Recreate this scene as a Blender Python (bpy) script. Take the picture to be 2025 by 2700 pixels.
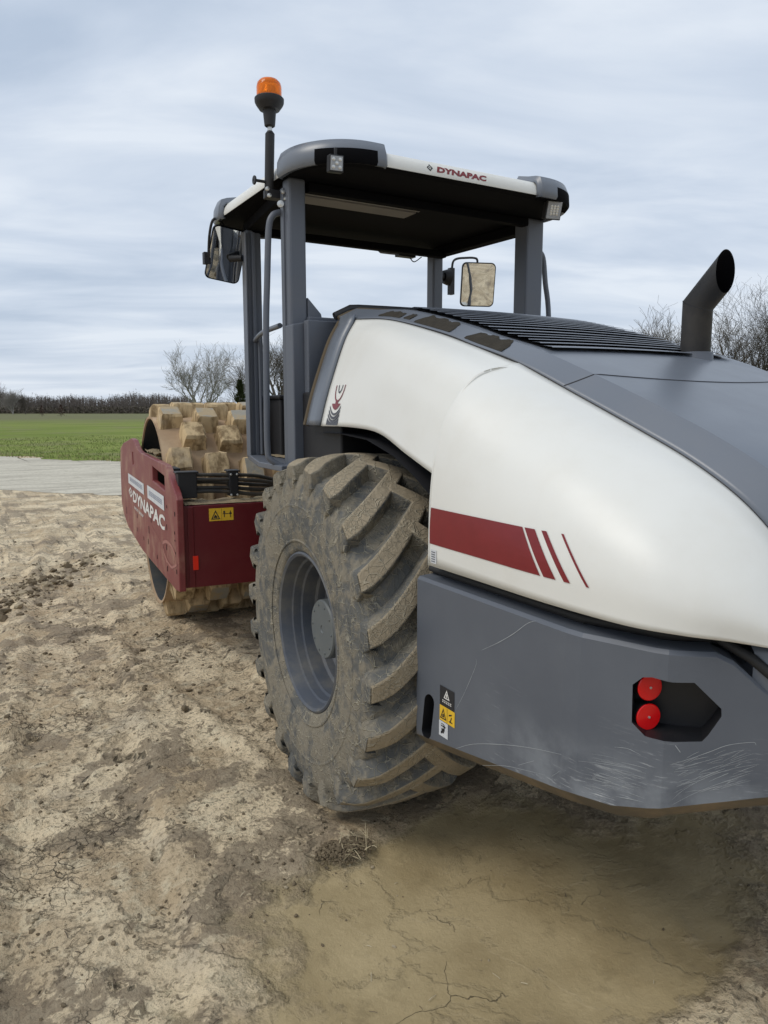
import bpy, bmesh, math, random
import numpy as np
from math import sin, cos, pi, radians, atan, sqrt
from mathutils import Vector, Matrix

S = bpy.context.scene
for o in list(bpy.data.objects): bpy.data.objects.remove(o)

# ------------------------------------------------------------------ camera
YAW = radians(30.2); PITCH = atan((1350-1076)/1955.0)
cam_d = bpy.data.cameras.new('camera'); cam = bpy.data.objects.new('camera', cam_d)
S.collection.objects.link(cam); S.camera = cam
fw = Vector((sin(YAW)*cos(PITCH), cos(YAW)*cos(PITCH), -sin(PITCH)))
rt = Vector((cos(YAW), -sin(YAW), 0)); up = rt.cross(fw)
M = Matrix((rt, up, -fw)).transposed().to_4x4()
M.translation = Vector((-2.3785, -2.691, 1.70))
cam.matrix_world = M
cam_d.sensor_fit = 'VERTICAL'; cam_d.sensor_height = 36.0; cam_d.lens = 36.0*1955/2700
cam_d.clip_end = 3000; cam_d.clip_start = 0.05
cam_d.dof.use_dof = False
S.render.resolution_x = 768; S.render.resolution_y = 1024

# ------------------------------------------------------------------ light
S.view_settings.view_transform = 'Standard'; S.view_settings.look = 'None'
S.view_settings.gamma = 1; S.view_settings.exposure = 0.15
SUN_EL = radians(52); SUN_AZ = radians(-82)       # azimuth clockwise from +Y
sd = bpy.data.lights.new('sun', 'SUN'); sd.energy = 1.2; sd.angle = radians(28); sd.color = (1.0, 0.94, 0.85)
sun = bpy.data.objects.new('sun', sd); S.collection.objects.link(sun)
sdir = Vector((sin(SUN_AZ)*cos(SUN_EL), cos(SUN_AZ)*cos(SUN_EL), sin(SUN_EL)))
sun.rotation_euler = sdir.to_track_quat('Z', 'Y').to_euler()

W = bpy.data.worlds.new('World'); S.world = W; W.use_nodes = True
nt = W.node_tree; nt.nodes.clear()
def wn(t, **k):
    n = nt.nodes.new(t)
    for a, b in k.items(): setattr(n, a, b)
    return n
def wl(a, b): nt.links.new(a, b)
out = wn('ShaderNodeOutputWorld'); bg = wn('ShaderNodeBackground'); bg.inputs[1].default_value = 0.1
wl(bg.outputs[0], out.inputs[0])
sky = wn('ShaderNodeTexSky', sky_type='NISHITA', sun_disc=False)
sky.sun_elevation = SUN_EL; sky.sun_rotation = SUN_AZ; sky.air_density = 1.0; sky.dust_density = 3.0
tc = wn('ShaderNodeTexCoord'); sep = wn('ShaderNodeSeparateXYZ'); wl(tc.outputs['Generated'], sep.inputs[0])
def wm(op, a, b=None, c=None):
    n = wn('ShaderNodeMath', operation=op)
    for i, v in enumerate((a, b, c)):
        if v is None: continue
        if isinstance(v, (int, float)): n.inputs[i].default_value = v
        else: wl(v, n.inputs[i])
    return n.outputs[0]
zc = wm('MAXIMUM', sep.outputs[2], 0.0)
den = wm('ADD', zc, 0.13)
# cloud deck seen in perspective: streaks run across the view
dep = wm('ADD', wm('MULTIPLY', sep.outputs[0], sin(YAW-0.1)), wm('MULTIPLY', sep.outputs[1], cos(YAW-0.1)))
lat = wm('SUBTRACT', wm('MULTIPLY', sep.outputs[0], cos(YAW-0.1)), wm('MULTIPLY', sep.outputs[1], sin(YAW-0.1)))
cx = wn('ShaderNodeCombineXYZ')
wl(wm('DIVIDE', lat, den), cx.inputs[0]); wl(wm('DIVIDE', dep, den), cx.inputs[1])
def cloudnoise(sx, sy, sc, det, rough, dist, off):
    mp = wn('ShaderNodeMapping'); mp.inputs['Scale'].default_value = (sx, sy, 1); mp.inputs['Location'].default_value = (off, off*1.7, 0)
    wl(cx.outputs[0], mp.inputs[0])
    n = wn('ShaderNodeTexNoise'); n.inputs['Scale'].default_value = sc; n.inputs['Detail'].default_value = det
    n.inputs['Roughness'].default_value = rough; n.inputs['Distortion'].default_value = dist
    wl(mp.outputs[0], n.inputs['Vector']); return n.outputs[0]
n1 = cloudnoise(0.42, 1.0, 1.9, 8, 0.52, 0.45, 3.1)
n2 = cloudnoise(0.6, 0.9, 0.8, 5, 0.5, 0.4, 7.7)
mixn = wm('ADD', wm('MULTIPLY', n1, 0.68), wm('MULTIPLY', n2, 0.32))
rp = wn('ShaderNodeValToRGB'); wl(mixn, rp.inputs[0])
e = rp.color_ramp.elements
e[0].position = 0.37; e[0].color = (4.5, 5.35, 6.6, 1)
e[1].position = 0.61; e[1].color = (7.2, 7.8, 8.6, 1)
m = e.new(0.5); m.color = (5.85, 6.6, 7.7, 1)
# thin cloud glows a little towards the horizon
mh = wn('ShaderNodeMix', data_type='RGBA'); mh.inputs[7].default_value = (7.3, 7.9, 8.6, 1)
fh = wm('MULTIPLY', wm('POWER', wm('SUBTRACT', 1.0, wm('MINIMUM', zc, 1.0)), 14.0), 0.45)
wl(fh, mh.inputs[0]); wl(rp.outputs[0], mh.inputs[6])
mx = wn('ShaderNodeMix', data_type='RGBA'); mx.inputs[0].default_value = 0.93
wl(sky.outputs[0], mx.inputs[6]); wl(mh.outputs[2], mx.inputs[7])
wl(mx.outputs[2], bg.inputs[0])

# ------------------------------------------------------------------ material helpers
class Mt:
    def __init__(s, name, rough=0.6, metal=0.0, spec=0.5):
        s.m = bpy.data.materials.new(name); s.m.use_nodes = True; s.t = s.m.node_tree
        s.b = s.t.nodes['Principled BSDF']; s.b.inputs['Roughness'].default_value = rough
        s.b.inputs['Metallic'].default_value = metal; s.b.inputs['Specular IOR Level'].default_value = spec
        s.tc = s.t.nodes.new('ShaderNodeTexCoord')
    def n(s, t, **k):
        n = s.t.nodes.new(t)
        for a, b in k.items(): setattr(n, a, b)
        return n
    def l(s, a, b): s.t.links.new(a, b)
    def map(s, scale=(1, 1, 1), rot=(0, 0, 0), loc=(0, 0, 0)):
        mp = s.n('ShaderNodeMapping'); mp.inputs['Scale'].default_value = scale
        mp.inputs['Rotation'].default_value = rot; mp.inputs['Location'].default_value = loc
        s.l(s.tc.outputs['Object'], mp.inputs[0]); return mp.outputs[0]
    def noise(s, scale, det=6, rough=0.6, dist=0.0, vec=None):
        n = s.n('ShaderNodeTexNoise'); n.inputs['Scale'].default_value = scale; n.inputs['Detail'].default_value = det
        n.inputs['Roughness'].default_value = rough; n.inputs['Distortion'].default_value = dist
        s.l(vec if vec is not None else s.tc.outputs['Object'], n.inputs['Vector']); return n.outputs[0]
    def vor(s, scale, feat='F1', vec=None, out='Distance'):
        n = s.n('ShaderNodeTexVoronoi', feature=feat); n.inputs['Scale'].default_value = scale
        s.l(vec if vec is not None else s.tc.outputs['Object'], n.inputs['Vector']); return n.outputs[out]
    def math(s, op, a, b=None, c=None):
        n = s.n('ShaderNodeMath', operation=op)
        for i, v in enumerate((a, b, c)):
            if v is None: continue
            if isinstance(v, (int, float)): n.inputs[i].default_value = v
            else: s.l(v, n.inputs[i])
        return n.outputs[0]
    def ss(s, v, a, b, lo=0.0, hi=1.0):
        n = s.n('ShaderNodeMapRange', interpolation_type='SMOOTHSTEP')
        s.l(v, n.inputs[0]); n.inputs[1].default_value = a; n.inputs[2].default_value = b
        n.inputs[3].default_value = lo; n.inputs[4].default_value = hi; return n.outputs[0]
    def mix(s, f, a, b):
        n = s.n('ShaderNodeMix', data_type='RGBA')
        for i, v in ((0, f), (6, a), (7, b)):
            if isinstance(v, (int, float)): n.inputs[i].default_value = v
            elif isinstance(v, tuple): n.inputs[i].default_value = (*v, 1)
            else: s.l(v, n.inputs[i])
        return n.outputs[2]
    def col(s, v):
        if isinstance(v, tuple): s.b.inputs['Base Color'].default_value = (*v, 1)
        else: s.l(v, s.b.inputs['Base Color'])
        return s
    def rgh(s, v): s.l(v, s.b.inputs['Roughness'])
    def bump(s, h, strength=0.3, dist=0.01, prev=None):
        n = s.n('ShaderNodeBump'); n.inputs['Strength'].default_value = strength; n.inputs['Distance'].default_value = dist
        s.l(h, n.inputs['Height'])
        if prev is not None: s.l(prev, n.inputs['Normal'])
        s.l(n.outputs[0], s.b.inputs['Normal']); return n.outputs[0]
    def attr(s, name):
        n = s.n('ShaderNodeAttribute', attribute_name=name); return n.outputs['Fac']

def paint(name, c, rough=0.42, dust=(0.30, 0.25, 0.18), amt=0.25, spec=0.5, peel=0.04):
    m = Mt(name, rough, spec=spec)
    n = m.noise(3.2, 8, 0.65); f = m.math('MULTIPLY', m.ss(n, 0.42, 0.78), amt)
    n2 = m.noise(38, 4, 0.6); f2 = m.math('ADD', f, m.math('MULTIPLY', m.ss(n2, 0.62, 0.8), amt*0.35))
    base = m.mix(m.noise(0.9, 3), c, tuple(x*0.88 for x in c))
    m.col(m.mix(f2, base, dust))
    m.rgh(m.math('ADD', m.math('MULTIPLY', n, 0.25), rough-0.1))
    m.bump(m.noise(160, 2), peel, 0.002)
    return m.m
def plain(name, c, rough=0.6, metal=0.0, spec=0.5):
    m = Mt(name, rough, metal, spec)
    n = m.noise(14, 4)
    m.col(m.mix(n, tuple(x*0.8 for x in c), tuple(min(1, x*1.15) for x in c))); return m.m

GREY = (0.108, 0.122, 0.150)
M_grey = paint('grey_paint', GREY, 0.42, amt=0.10)
M_greyp = paint('grey_hood_plastic', (0.142, 0.160, 0.190), 0.33, amt=0.05, peel=0.06, spec=0.75)
M_cw = None
M_white = paint('white_panel_paint', (0.80, 0.795, 0.745), 0.36, dust=(0.52, 0.47, 0.37), amt=0.16, peel=0.05)
M_red = paint('dark_red_paint', (0.135, 0.008, 0.013), 0.40, dust=(0.20, 0.07, 0.05), amt=0.18)
M_redd = paint('dusty_red_paint', (0.20, 0.035, 0.035), 0.5, dust=(0.42, 0.27, 0.18), amt=0.75)
M_stripe = plain('red_stripe_film', (0.20, 0.014, 0.018), 0.35)
M_black = plain('black_plastic', (0.012, 0.012, 0.014), 0.55)
M_vblack = plain('shade_and_cavity_black', (0.004, 0.004, 0.005), 0.9, spec=0.1)  # also paints the shade under the roof and in the cap notches
M_pocket = paint('pocket_black', (0.009, 0.010, 0.013), 0.45, amt=0.06)
M_pipe = paint('exhaust_grey', (0.016, 0.016, 0.017), 0.55, amt=0.12)
M_rubber = plain('black_rubber', (0.02, 0.02, 0.02), 0.7)
M_silver = plain('zinc', (0.6, 0.6, 0.58), 0.35, 0.8)
M_hose = paint('hose_rubber', (0.035, 0.033, 0.03), 0.55, dust=(0.22, 0.17, 0.11), amt=0.5)
M_foam = plain('brown_foam_seal', (0.10, 0.075, 0.045), 0.9)
M_yel = plain('yellow_label', (0.80, 0.50, 0.03), 0.5)
M_lab = plain('white_label', (0.62, 0.64, 0.66), 0.5)
M_ink = plain('black_ink', (0.02, 0.02, 0.022), 0.6)
M_wink = plain('white_ink', (0.72, 0.70, 0.66), 0.6)
M_bink = plain('blue_grey_ink', (0.20, 0.23, 0.32), 0.6)
M_dink = plain('grey_ink', (0.08, 0.085, 0.10), 0.6)
M_lamp = Mt('red_lamp', 0.18).col((0.75, 0.004, 0.006)).m
M_reflr = Mt('red_reflector', 0.3).col((0.85, 0.03, 0.01)).m
M_mirror = Mt('mirror_glass', 0.03, 1.0).col((0.75, 0.77, 0.78)).m
M_led = plain('led_lens', (0.34, 0.35, 0.36), 0.15)
mm = Mt('headliner', 0.8)
mm.col(mm.mix(mm.noise(5), (0.20, 0.19, 0.17), (0.27, 0.25, 0.22))); M_liner = mm.m
mm = Mt('amber_lens', 0.08); mm.b.inputs['Transmission Weight'].default_value = 0.55; mm.b.inputs['IOR'].default_value = 1.3
mm.b.inputs['Base Color'].default_value = (1.0, 0.24, 0.012, 1); M_amber = mm.m

# counterweight casting: smooth grey with chalky scuffs low down on the corner
mm = Mt('counterweight_paint', 0.45)
mp = mm.map((14, 14, 150), (0.18, 0.0, 0.0))
st = mm.ss(mm.noise(1.0, 5, 0.7, vec=mp), 0.54, 0.70)
sx = mm.n('ShaderNodeSeparateXYZ'); mm.l(mm.tc.outputs['Object'], sx.inputs[0])
low = mm.ss(sx.outputs[2], 0.96, 0.72); back = mm.ss(sx.outputs[1], -0.85, -1.35)
blot = mm.ss(mm.noise(4.5, 5, 0.6), 0.42, 0.62)
f = mm.math('MULTIPLY', mm.math('MULTIPLY', st, mm.math('MULTIPLY', low, back)), mm.math('MULTIPLY', blot, 1.0))
base = mm.mix(mm.ss(mm.noise(2.2, 7, 0.6), 0.3, 0.75), (0.096, 0.108, 0.130), (0.120, 0.133, 0.155))
haze_ = mm.math('MULTIPLY', mm.math('MULTIPLY', mm.ss(sx.outputs[2], 0.88, 0.72), back), mm.math('MULTIPLY', mm.ss(mm.noise(6, 5), .35, .6), 0.5))
c1 = mm.mix(haze_, base, (0.30, 0.325, 0.35))
c2 = mm.mix(f, c1, (0.50, 0.52, 0.53))
mudb = mm.math('MULTIPLY', mm.ss(sx.outputs[2], 0.57, 0.50), 0.8)
mm.col(mm.mix(mudb, c2, (0.16, 0.12, 0.07)))
mm.bump(mm.noise(60, 4), 0.06, 0.003); M_cw = mm.m
M_under = paint('muddy_underside', (0.12, 0.10, 0.07), 0.8, dust=(0.28, 0.20, 0.11), amt=0.8)

# tyre rubber caked in dried, crazed dust
def tyre_mat(name, dustamt, dust=(0.225, 0.200, 0.155)):
    m = Mt(name, 0.82, spec=0.25)
    n = m.noise(2.6, 8, 0.62); n3 = m.noise(17, 6, 0.62)
    f = m.ss(m.math('ADD', m.math('MULTIPLY', n, 0.55), m.math('MULTIPLY', n3, 0.45)), 0.62-dustamt*0.3, 0.80-dustamt*0.42)
    warp = m.n('ShaderNodeVectorMath', operation='ADD')
    nz = m.n('ShaderNodeTexNoise'); nz.inputs['Scale'].default_value = 5.0; nz.inputs['Detail'].default_value = 4
    m.l(m.tc.outputs['Object'], nz.inputs['Vector'])
    sc = m.n('ShaderNodeVectorMath', operation='SCALE'); m.l(nz.outputs['Color'], sc.inputs[0]); sc.inputs['Scale'].default_value = 0.18
    m.l(m.tc.outputs['Object'], warp.inputs[0]); m.l(sc.outputs[0], warp.inputs[1])
    v = m.vor(21, 'DISTANCE_TO_EDGE', warp.outputs[0]); v2 = m.vor(47, 'DISTANCE_TO_EDGE', warp.outputs[0])
    ln = m.math('MULTIPLY', m.ss(v, 0.050, 0.010), m.ss(m.noise(7, 3), 0.38, 0.52))
    ln2 = m.math('MULTIPLY', m.ss(v2, 0.07, 0.01), m.ss(m.noise(5, 3), 0.46, 0.58))
    rub = m.mix(m.noise(8, 5), (0.062, 0.068, 0.070), (0.165, 0.162, 0.148))
    c = m.mix(m.math('MULTIPLY', f, 0.80), rub, m.mix(m.noise(30, 4), tuple(x*0.75 for x in dust), dust))
    lines = m.math('MINIMUM', m.math('ADD', ln, m.math('MULTIPLY', ln2, 0.8)), 1.0)
    c = m.mix(m.math('MULTIPLY', lines, 0.48), c, (0.44, 0.40, 0.30))
    m.col(c)
    h = m.math('ADD', m.math('MULTIPLY', n3, 1.0), m.math('MULTIPLY', lines, 0.4))
    m.bump(h, 0.8, 0.016); return m.m
M_tyre = tyre_mat('dusty_tyre', 0.60, (0.30, 0.262, 0.195))
M_lug = tyre_mat('muddy_lug_tops', 0.90, (0.43, 0.35, 0.235))
M_rim = paint('wheel_rim_paint', (0.070, 0.082, 0.105), 0.55, dust=(0.24, 0.22, 0.17), amt=0.65)
M_disc = paint('wheel_disc_dusty', (0.085, 0.09, 0.09), 0.7, dust=(0.26, 0.23, 0.17), amt=0.9)
M_hub = paint('hub_paint', (0.115, 0.13, 0.135), 0.5, dust=(0.28, 0.26, 0.2), amt=0.5)

# clay caked on the drum
m = Mt('clay_caked_steel', 0.85, spec=0.2)
mpv = m.map((9, 9, 1.6)); nstr = m.noise(1.6, 6, 0.65, vec=mpv); nb = m.noise(4.5, 6, 0.6)
c = m.mix(m.ss(nstr, 0.36, 0.60), (0.21, 0.145, 0.075), (0.56, 0.42, 0.24))
c = m.mix(m.ss(nb, 0.56, 0.72), c, (0.54, 0.42, 0.27))
c = m.mix(m.math('MULTIPLY', m.ss(m.noise(2.3, 3), 0.56, 0.66), 0.5), c, (0.27, 0.225, 0.17))
m.col(c); m.bump(m.math('ADD', nstr, m.noise(22, 5)), 0.4, 0.012); M_clay = m.m
m = Mt('pad_face_clay', 0.8, spec=0.25)
m.col(m.mix(m.ss(m.noise(9, 6), 0.4, 0.6), (0.40, 0.31, 0.19), (0.32, 0.30, 0.25))); m.bump(m.noise(30, 5), 0.5, 0.012); M_padtop = m.m
m = Mt('drum_shell_clay', 0.8, spec=0.2); m.col(m.mix(m.ss(m.noise(2.2, 6), .4, .62), (0.36, 0.25, 0.155), (0.50, 0.37, 0.24))); m.bump(m.noise(12, 5), 0.3, 0.008); M_shell = m.m
M_drumend = paint('drum_end_steel', (0.048, 0.055, 0.058), 0.6, dust=(0.2, 0.15, 0.09), amt=0.35)
M_drumin = paint('drum_inner', (0.05, 0.035, 0.02), 0.9, dust=(0.13, 0.09, 0.05), amt=0.8)
m = Mt('dark_patch', 0.9, spec=0.15); m.col(m.mix(m.noise(30, 5), (0.028, 0.025, 0.020), (0.06, 0.052, 0.040))); m.bump(m.noise(60, 5), 0.6, 0.01); M_patch = m.m
m = Mt('crumbly_soil', 0.9, spec=0.2); m.col(m.mix(m.noise(40, 5), (0.20, 0.155, 0.095), (0.42, 0.34, 0.22))); m.bump(m.noise(90, 5), 0.6, 0.01); M_soil = m.m

# ------------------------------------------------------------------ mesh helpers
def basis(d):
    d = d.normalized(); a = Vector((0, 0, 1)) if abs(d.z) < 0.9 else Vector((1, 0, 0))
    x = d.cross(a).normalized(); return x, d.cross(x).normalized()
class MB:
    def __init__(s, xf=None): s.v = []; s.f = []; s.mi = []; s.xf = xf
    def add(s, vs, fs, mi=0):
        o = len(s.v)
        for v in vs:
            v = Vector(v); s.v.append(s.xf(v) if s.xf else v)
        for f in fs: s.f.append(tuple(o+i for i in f)); s.mi.append(mi)
    def box(s, lo, hi, mi=0):
        x0, y0, z0 = lo; x1, y1, z1 = hi
        s.add([(x0,y0,z0),(x1,y0,z0),(x1,y1,z0),(x0,y1,z0),(x0,y0,z1),(x1,y0,z1),(x1,y1,z1),(x0,y1,z1)],
              [(3,2,1,0),(4,5,6,7),(0,1,5,4),(1,2,6,5),(2,3,7,6),(3,0,4,7)], mi)
    def obox(s, c, ax, h, mi=0):
        c = Vector(c); A = [Vector(a).normalized() for a in ax]
        vs = []
        for k in (-1, 1):
            for i, j in ((-1,-1),(1,-1),(1,1),(-1,1)): vs.append(c+A[0]*h[0]*i+A[1]*h[1]*j+A[2]*h[2]*k)
        s.add(vs, [(3,2,1,0),(4,5,6,7),(0,1,5,4),(1,2,6,5),(2,3,7,6),(3,0,4,7)], mi)
    def prism(s, pts, d, mi=0):
        n = len(pts); d = Vector(d)
        s.add([Vector(p) for p in pts]+[Vector(p)+d for p in pts],
              [tuple(range(n))[::-1], tuple(range(n, 2*n))]+[(i, (i+1) % n, n+(i+1) % n, n+i) for i in range(n)], mi)
    def tube(s, path, r, n=8, mi=0, cap=True):
        path = [Vector(p) for p in path]; vs = []; R = r if isinstance(r, (list, tuple)) else [r]*len(path)
        d0 = path[1]-path[0]; x, y = basis(d0)
        for i, p in enumerate(path):
            d = (path[min(i+1, len(path)-1)]-path[max(i-1, 0)]).normalized()
            x = (x-d*x.dot(d)).normalized(); y = d.cross(x)
            for k in range(n): a = 2*pi*k/n; vs.append(p+(x*cos(a)+y*sin(a))*R[i])
        fs = [(i*n+k, i*n+(k+1) % n, (i+1)*n+(k+1) % n, (i+1)*n+k) for i in range(len(path)-1) for k in range(n)]
        if cap: fs += [tuple(range(n))[::-1], tuple(range((len(path)-1)*n, len(path)*n))]
        s.add(vs, fs, mi)
    def lathe(s, prof, c, ax, n=48, mi=0, mis=None):
        # prof: (axial, radius)
        c = Vector(c); ax = Vector(ax).normalized(); x, y = basis(ax); vs = []
        for a_, r in prof:
            for k in range(n): t = 2*pi*k/n; vs.append(c+ax*a_+(x*cos(t)+y*sin(t))*max(r, 1e-4))
        for i in range(len(prof)-1):
            fs = [(i*n+k, i*n+(k+1) % n, (i+1)*n+(k+1) % n, (i+1)*n+k) for k in range(n)]
            if i == 0: s.add(vs, fs, mis[0] if mis else mi); o = len(s.v)-len(vs)
            else:
                for f in fs: s.f.append(tuple(o+q for q in f)); s.mi.append(mis[i] if mis else mi)
    def grid(s, P, mi=0):
        nr, nc = len(P), len(P[0])
        s.add([p for r in P for p in r], [(i*nc+j, i*nc+j+1, (i+1)*nc+j+1, (i+1)*nc+j) for i in range(nr-1) for j in range(nc-1)], mi)
    def mesh(s, name, mats, smooth=None):
        me = bpy.data.meshes.new(name); me.from_pydata([tuple(v) for v in s.v], [], s.f)
        for m_ in (mats if isinstance(mats, (list, tuple)) else [mats]): me.materials.append(m_)
        me.polygons.foreach_set('material_index', s.mi)
        if smooth is not None:
            me.polygons.foreach_set('use_smooth', [True]*len(me.polygons)); me.update()
            if smooth < 180: me.set_sharp_from_angle(angle=radians(smooth))
        me.update(); return me
    def build(s, name, mats, parent=None, smooth=None, bevel=0, label=None, fix=False):
        me = s.mesh(name, mats, smooth)
        if fix:
            bm = bmesh.new(); bm.from_mesh(me); bmesh.ops.remove_doubles(bm, verts=bm.verts, dist=1e-5)
            bmesh.ops.recalc_face_normals(bm, faces=bm.faces); bm.to_mesh(me); bm.free()
        o = bpy.data.objects.new(name, me); S.collection.objects.link(o)
        if parent: o.parent = parent
        if bevel:
            b = o.modifiers.new('bevel', 'BEVEL'); b.width = bevel; b.segments = 2; b.limit_method = 'ANGLE'; b.angle_limit = radians(40)
        if label: o['label'] = label
        return o
def tag(o, label=None, cat=None, group=None, kind=None):
    if label: o['label'] = label
    if cat: o['category'] = cat
    if group: o['group'] = group
    if kind: o['kind'] = kind
    return o
def empty(name, loc=(0, 0, 0)):
    o = bpy.data.objects.new(name, None); S.collection.objects.link(o); o.location = loc; return o
def crom(P, t):
    # Catmull-Rom through P at t in [0, len-1]
    n = len(P); i = min(int(t), n-2); u = t-i
    p0, p1, p2, p3 = P[max(i-1, 0)], P[i], P[i+1], P[min(i+2, n-1)]
    if i == 0: p0 = p1*2-p2
    if i == n-2: p3 = p2*2-p1
    return 0.5*((2*p1)+(p2-p0)*u+(2*p0-5*p1+4*p2-p3)*u*u+(3*p1-p0-3*p2+p3)*u**3)
def smooth_path(P, k=6):
    P = [Vector(p) for p in P]; return [crom(P, i/k) for i in range((len(P)-1)*k+1)]
def text_geo(body, size=1.0, bold=0.0, shear=0.0, space=1.0):
    cu = bpy.data.curves.new('t', 'FONT'); cu.body = body; cu.size = size; cu.offset = bold; cu.shear = shear
    cu.space_character = space; cu.resolution_u = 2; cu.fill_mode = 'FRONT'
    o = bpy.data.objects.new('t', cu); S.collection.objects.link(o)
    me = bpy.data.meshes.new_from_object(o.evaluated_get(bpy.context.evaluated_depsgraph_get()))
    vs = [(v.co.x, v.co.y) for v in me.vertices]; fs = [tuple(p.vertices) for p in me.polygons]
    bpy.data.objects.remove(o); bpy.data.curves.remove(cu); bpy.data.meshes.remove(me)
    return vs, fs
def fit_text(mb, body, w, h, f, mi=0, bold=0.02, shear=0.0, space=1.0):
    vs, fs = text_geo(body, 1.0, bold, shear, space)
    xs = [v[0] for v in vs]; ys = [v[1] for v in vs]; x0, x1, y0, y1 = min(xs), max(xs), min(ys), max(ys)
    mb.add([f((x-x0)/(x1-x0)*w, (y-y0)/(y1-y0)*h) for x, y in vs], fs, mi)
from mathutils.bvhtree import BVHTree
def bvh_of(ob):
    me = ob.data; return BVHTree.FromPolygons([v.co for v in me.vertices], [tuple(p.vertices) for p in me.polygons])
def stick(bvh, y, z, off=0.002, x0=-1.6):
    h = bvh.ray_cast(Vector((x0, y, z)), Vector((1, 0, 0)))
    if h[0] is None: return Vector((-0.9, y, z))
    n = h[1]; n = -n if n.x > 0 else n
    return h[0]+n*off
def decal_quad(mb, bvh, c, mi=0, nu=6, nv=6, off=0.002):
    # c: four (y,z) corners, in order; laid onto the surface
    (a, b, d, e_) = [Vector((0, *q)) for q in c]
    P = [[stick(bvh, *((a.lerp(b, i/nu)).lerp(e_.lerp(d, i/nu), j/nv)).yz, off) for j in range(nv+1)] for i in range(nu+1)]
    mb.grid(P, mi)

# ------------------------------------------------------------------ the roller
R = empty('road_roller')
tag(R, 'grey, white and dark red single-drum soil compactor with muddy padfoot drum, parked on damp clay', 'road roller')

# ---- rear chassis block hidden under the hood
mb = MB()
mb.box((-0.50, -1.20, 0.50), (0.50, 0.90, 1.50)); mb.box((-0.30, 0.9, 0.55), (0.30, 1.7, 0.95))
mb.box((-0.45, 0.60, 1.15), (0.45, 1.95, 1.33))
mb.box((-0.80, 0.42, 1.20), (-0.5, 0.86, 1.78)); mb.box((0.5, 0.42, 1.20), (0.80, 0.86, 1.78))
chas = mb.build('rear_chassis', M_black, R, bevel=0.01)
mb = MB(); mb.tube([(-0.75, 0.20, 0.71), (0.75, 0.20, 0.71)], 0.12, 16); mb.tube([(-0.3, 0.20, 0.71), (0.3, 0.20, 0.71)], 0.2, 16)
mb.build('rear_axle', M_pipe, R, smooth=40)

# ---- hood: grey centre cover
def V3(*a): return Vector(a)
BR = [V3(-.665,.70,2.145), V3(-.651,.55,2.124), V3(-.635,.25,2.092), V3(-.64,-.15,2.003), V3(-.64,-.38,1.935), V3(-.64,-.645,1.855),
      V3(-.625,-.9,1.748), V3(-.61,-1.15,1.640), V3(-.60,-1.33,1.558), V3(-.59,-1.47,1.475), V3(-.575,-1.56,1.395), V3(-.55,-1.625,1.305), V3(-.52,-1.67,1.20)]
CR = [.055,.055,.052,.045,.045,.052,.065,.072,.075,.075,.07,.07,.06]
def hood_pt(t, u, lift=0.0):
    p = crom(BR, t); i = min(int(t), len(BR)-2); c = CR[i]+(CR[i+1]-CR[i])*(t-i)
    d = (crom(BR, min(t+.05, len(BR)-1))-crom(BR, max(t-.05, 0))).normalized(); n = Vector((0, d.z, -d.y)).normalized()
    if n.z < 0: n = -n
    # a soft shoulder line close to the border, flat crown between
    k = .78*(1-max(0, (abs(u)-.86)/.14))+.22*(1-u*u)
    tail = max(0.0, t-8)/4*0.22*(1-u*u)
    return Vector((p.x*-u if False else -p.x*u, p.y, p.z))+n*(c*k+lift)+Vector((0, -tail, 0))
N = 72; P = [[hood_pt(i/N*12, -1+2*j/100) for j in range(101)] for i in range(N+1)]
mb = MB(); mb.grid(P); hood = mb.build('hood_cover', M_greyp, R, smooth=14)
so = hood.modifiers.new('solid', 'SOLIDIFY'); so.thickness = 0.01; so.offset = 0
def hood_t_of_y(y):
    lo, hi = 0.0, 12.0
    for _ in range(40):
        m_ = (lo+hi)/2
        if crom(BR, m_).y > y: lo = m_
        else: hi = m_
    return lo
# grey strip that wraps down the side at the front of the hood
F0 = [V3(-.651,0,2.124), V3(-.71,0,2.023), V3(-.773,0,1.857), V3(-.815,0,1.73), V3(-.845,0,1.616)]
def fpt(t, y, out=0.0): p = crom(F0, t); return Vector((p.x-out, y+ (0.05*(1-t/4) if False else 0), p.z))
for sgn, nm in ((1, 'hood_side_strip'), (-1, 'hood_side_strip')):
    mb = MB(); mb.grid([[Vector(((fpt(t/4, y, .004 if 0 < k < 2 else 0)).x*sgn, y, fpt(t/4, y).z+(0.02 if t == 0 else 0))) for t in range(17)] for k, y in enumerate((.545, .60, .66, .69))])
    o = mb.build(nm, M_greyp, R, smooth=60); so = o.modifiers.new('s', 'SOLIDIFY'); so.thickness = .012
    mb = MB(); mb.tube([Vector(((fpt(t/4, .705).x-.004)*sgn, .705, fpt(t/4, .7).z)) for t in range(17)], .016, 6)
    mb.build('foam_seal', M_foam, R, smooth=60)
mb = MB(); mb.tube([hood_pt(0.02, -1+2*j/24, .0)+Vector((0, .008, 0)) for j in range(25)], .012, 6)
mb.build('foam_seal', M_foam, R, smooth=60)
# seam between the cover and the tail door
ts = hood_t_of_y(-0.97); mb = MB()
seam = []
for j in range(61):
    u = -1+2*j/60; y = -0.955+0.10*u*u
    seam.append(hood_pt(hood_t_of_y(y), u, .004))
mb.tube(seam, .0036, 5); mb.build('hood_seam', M_black, R)
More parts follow.
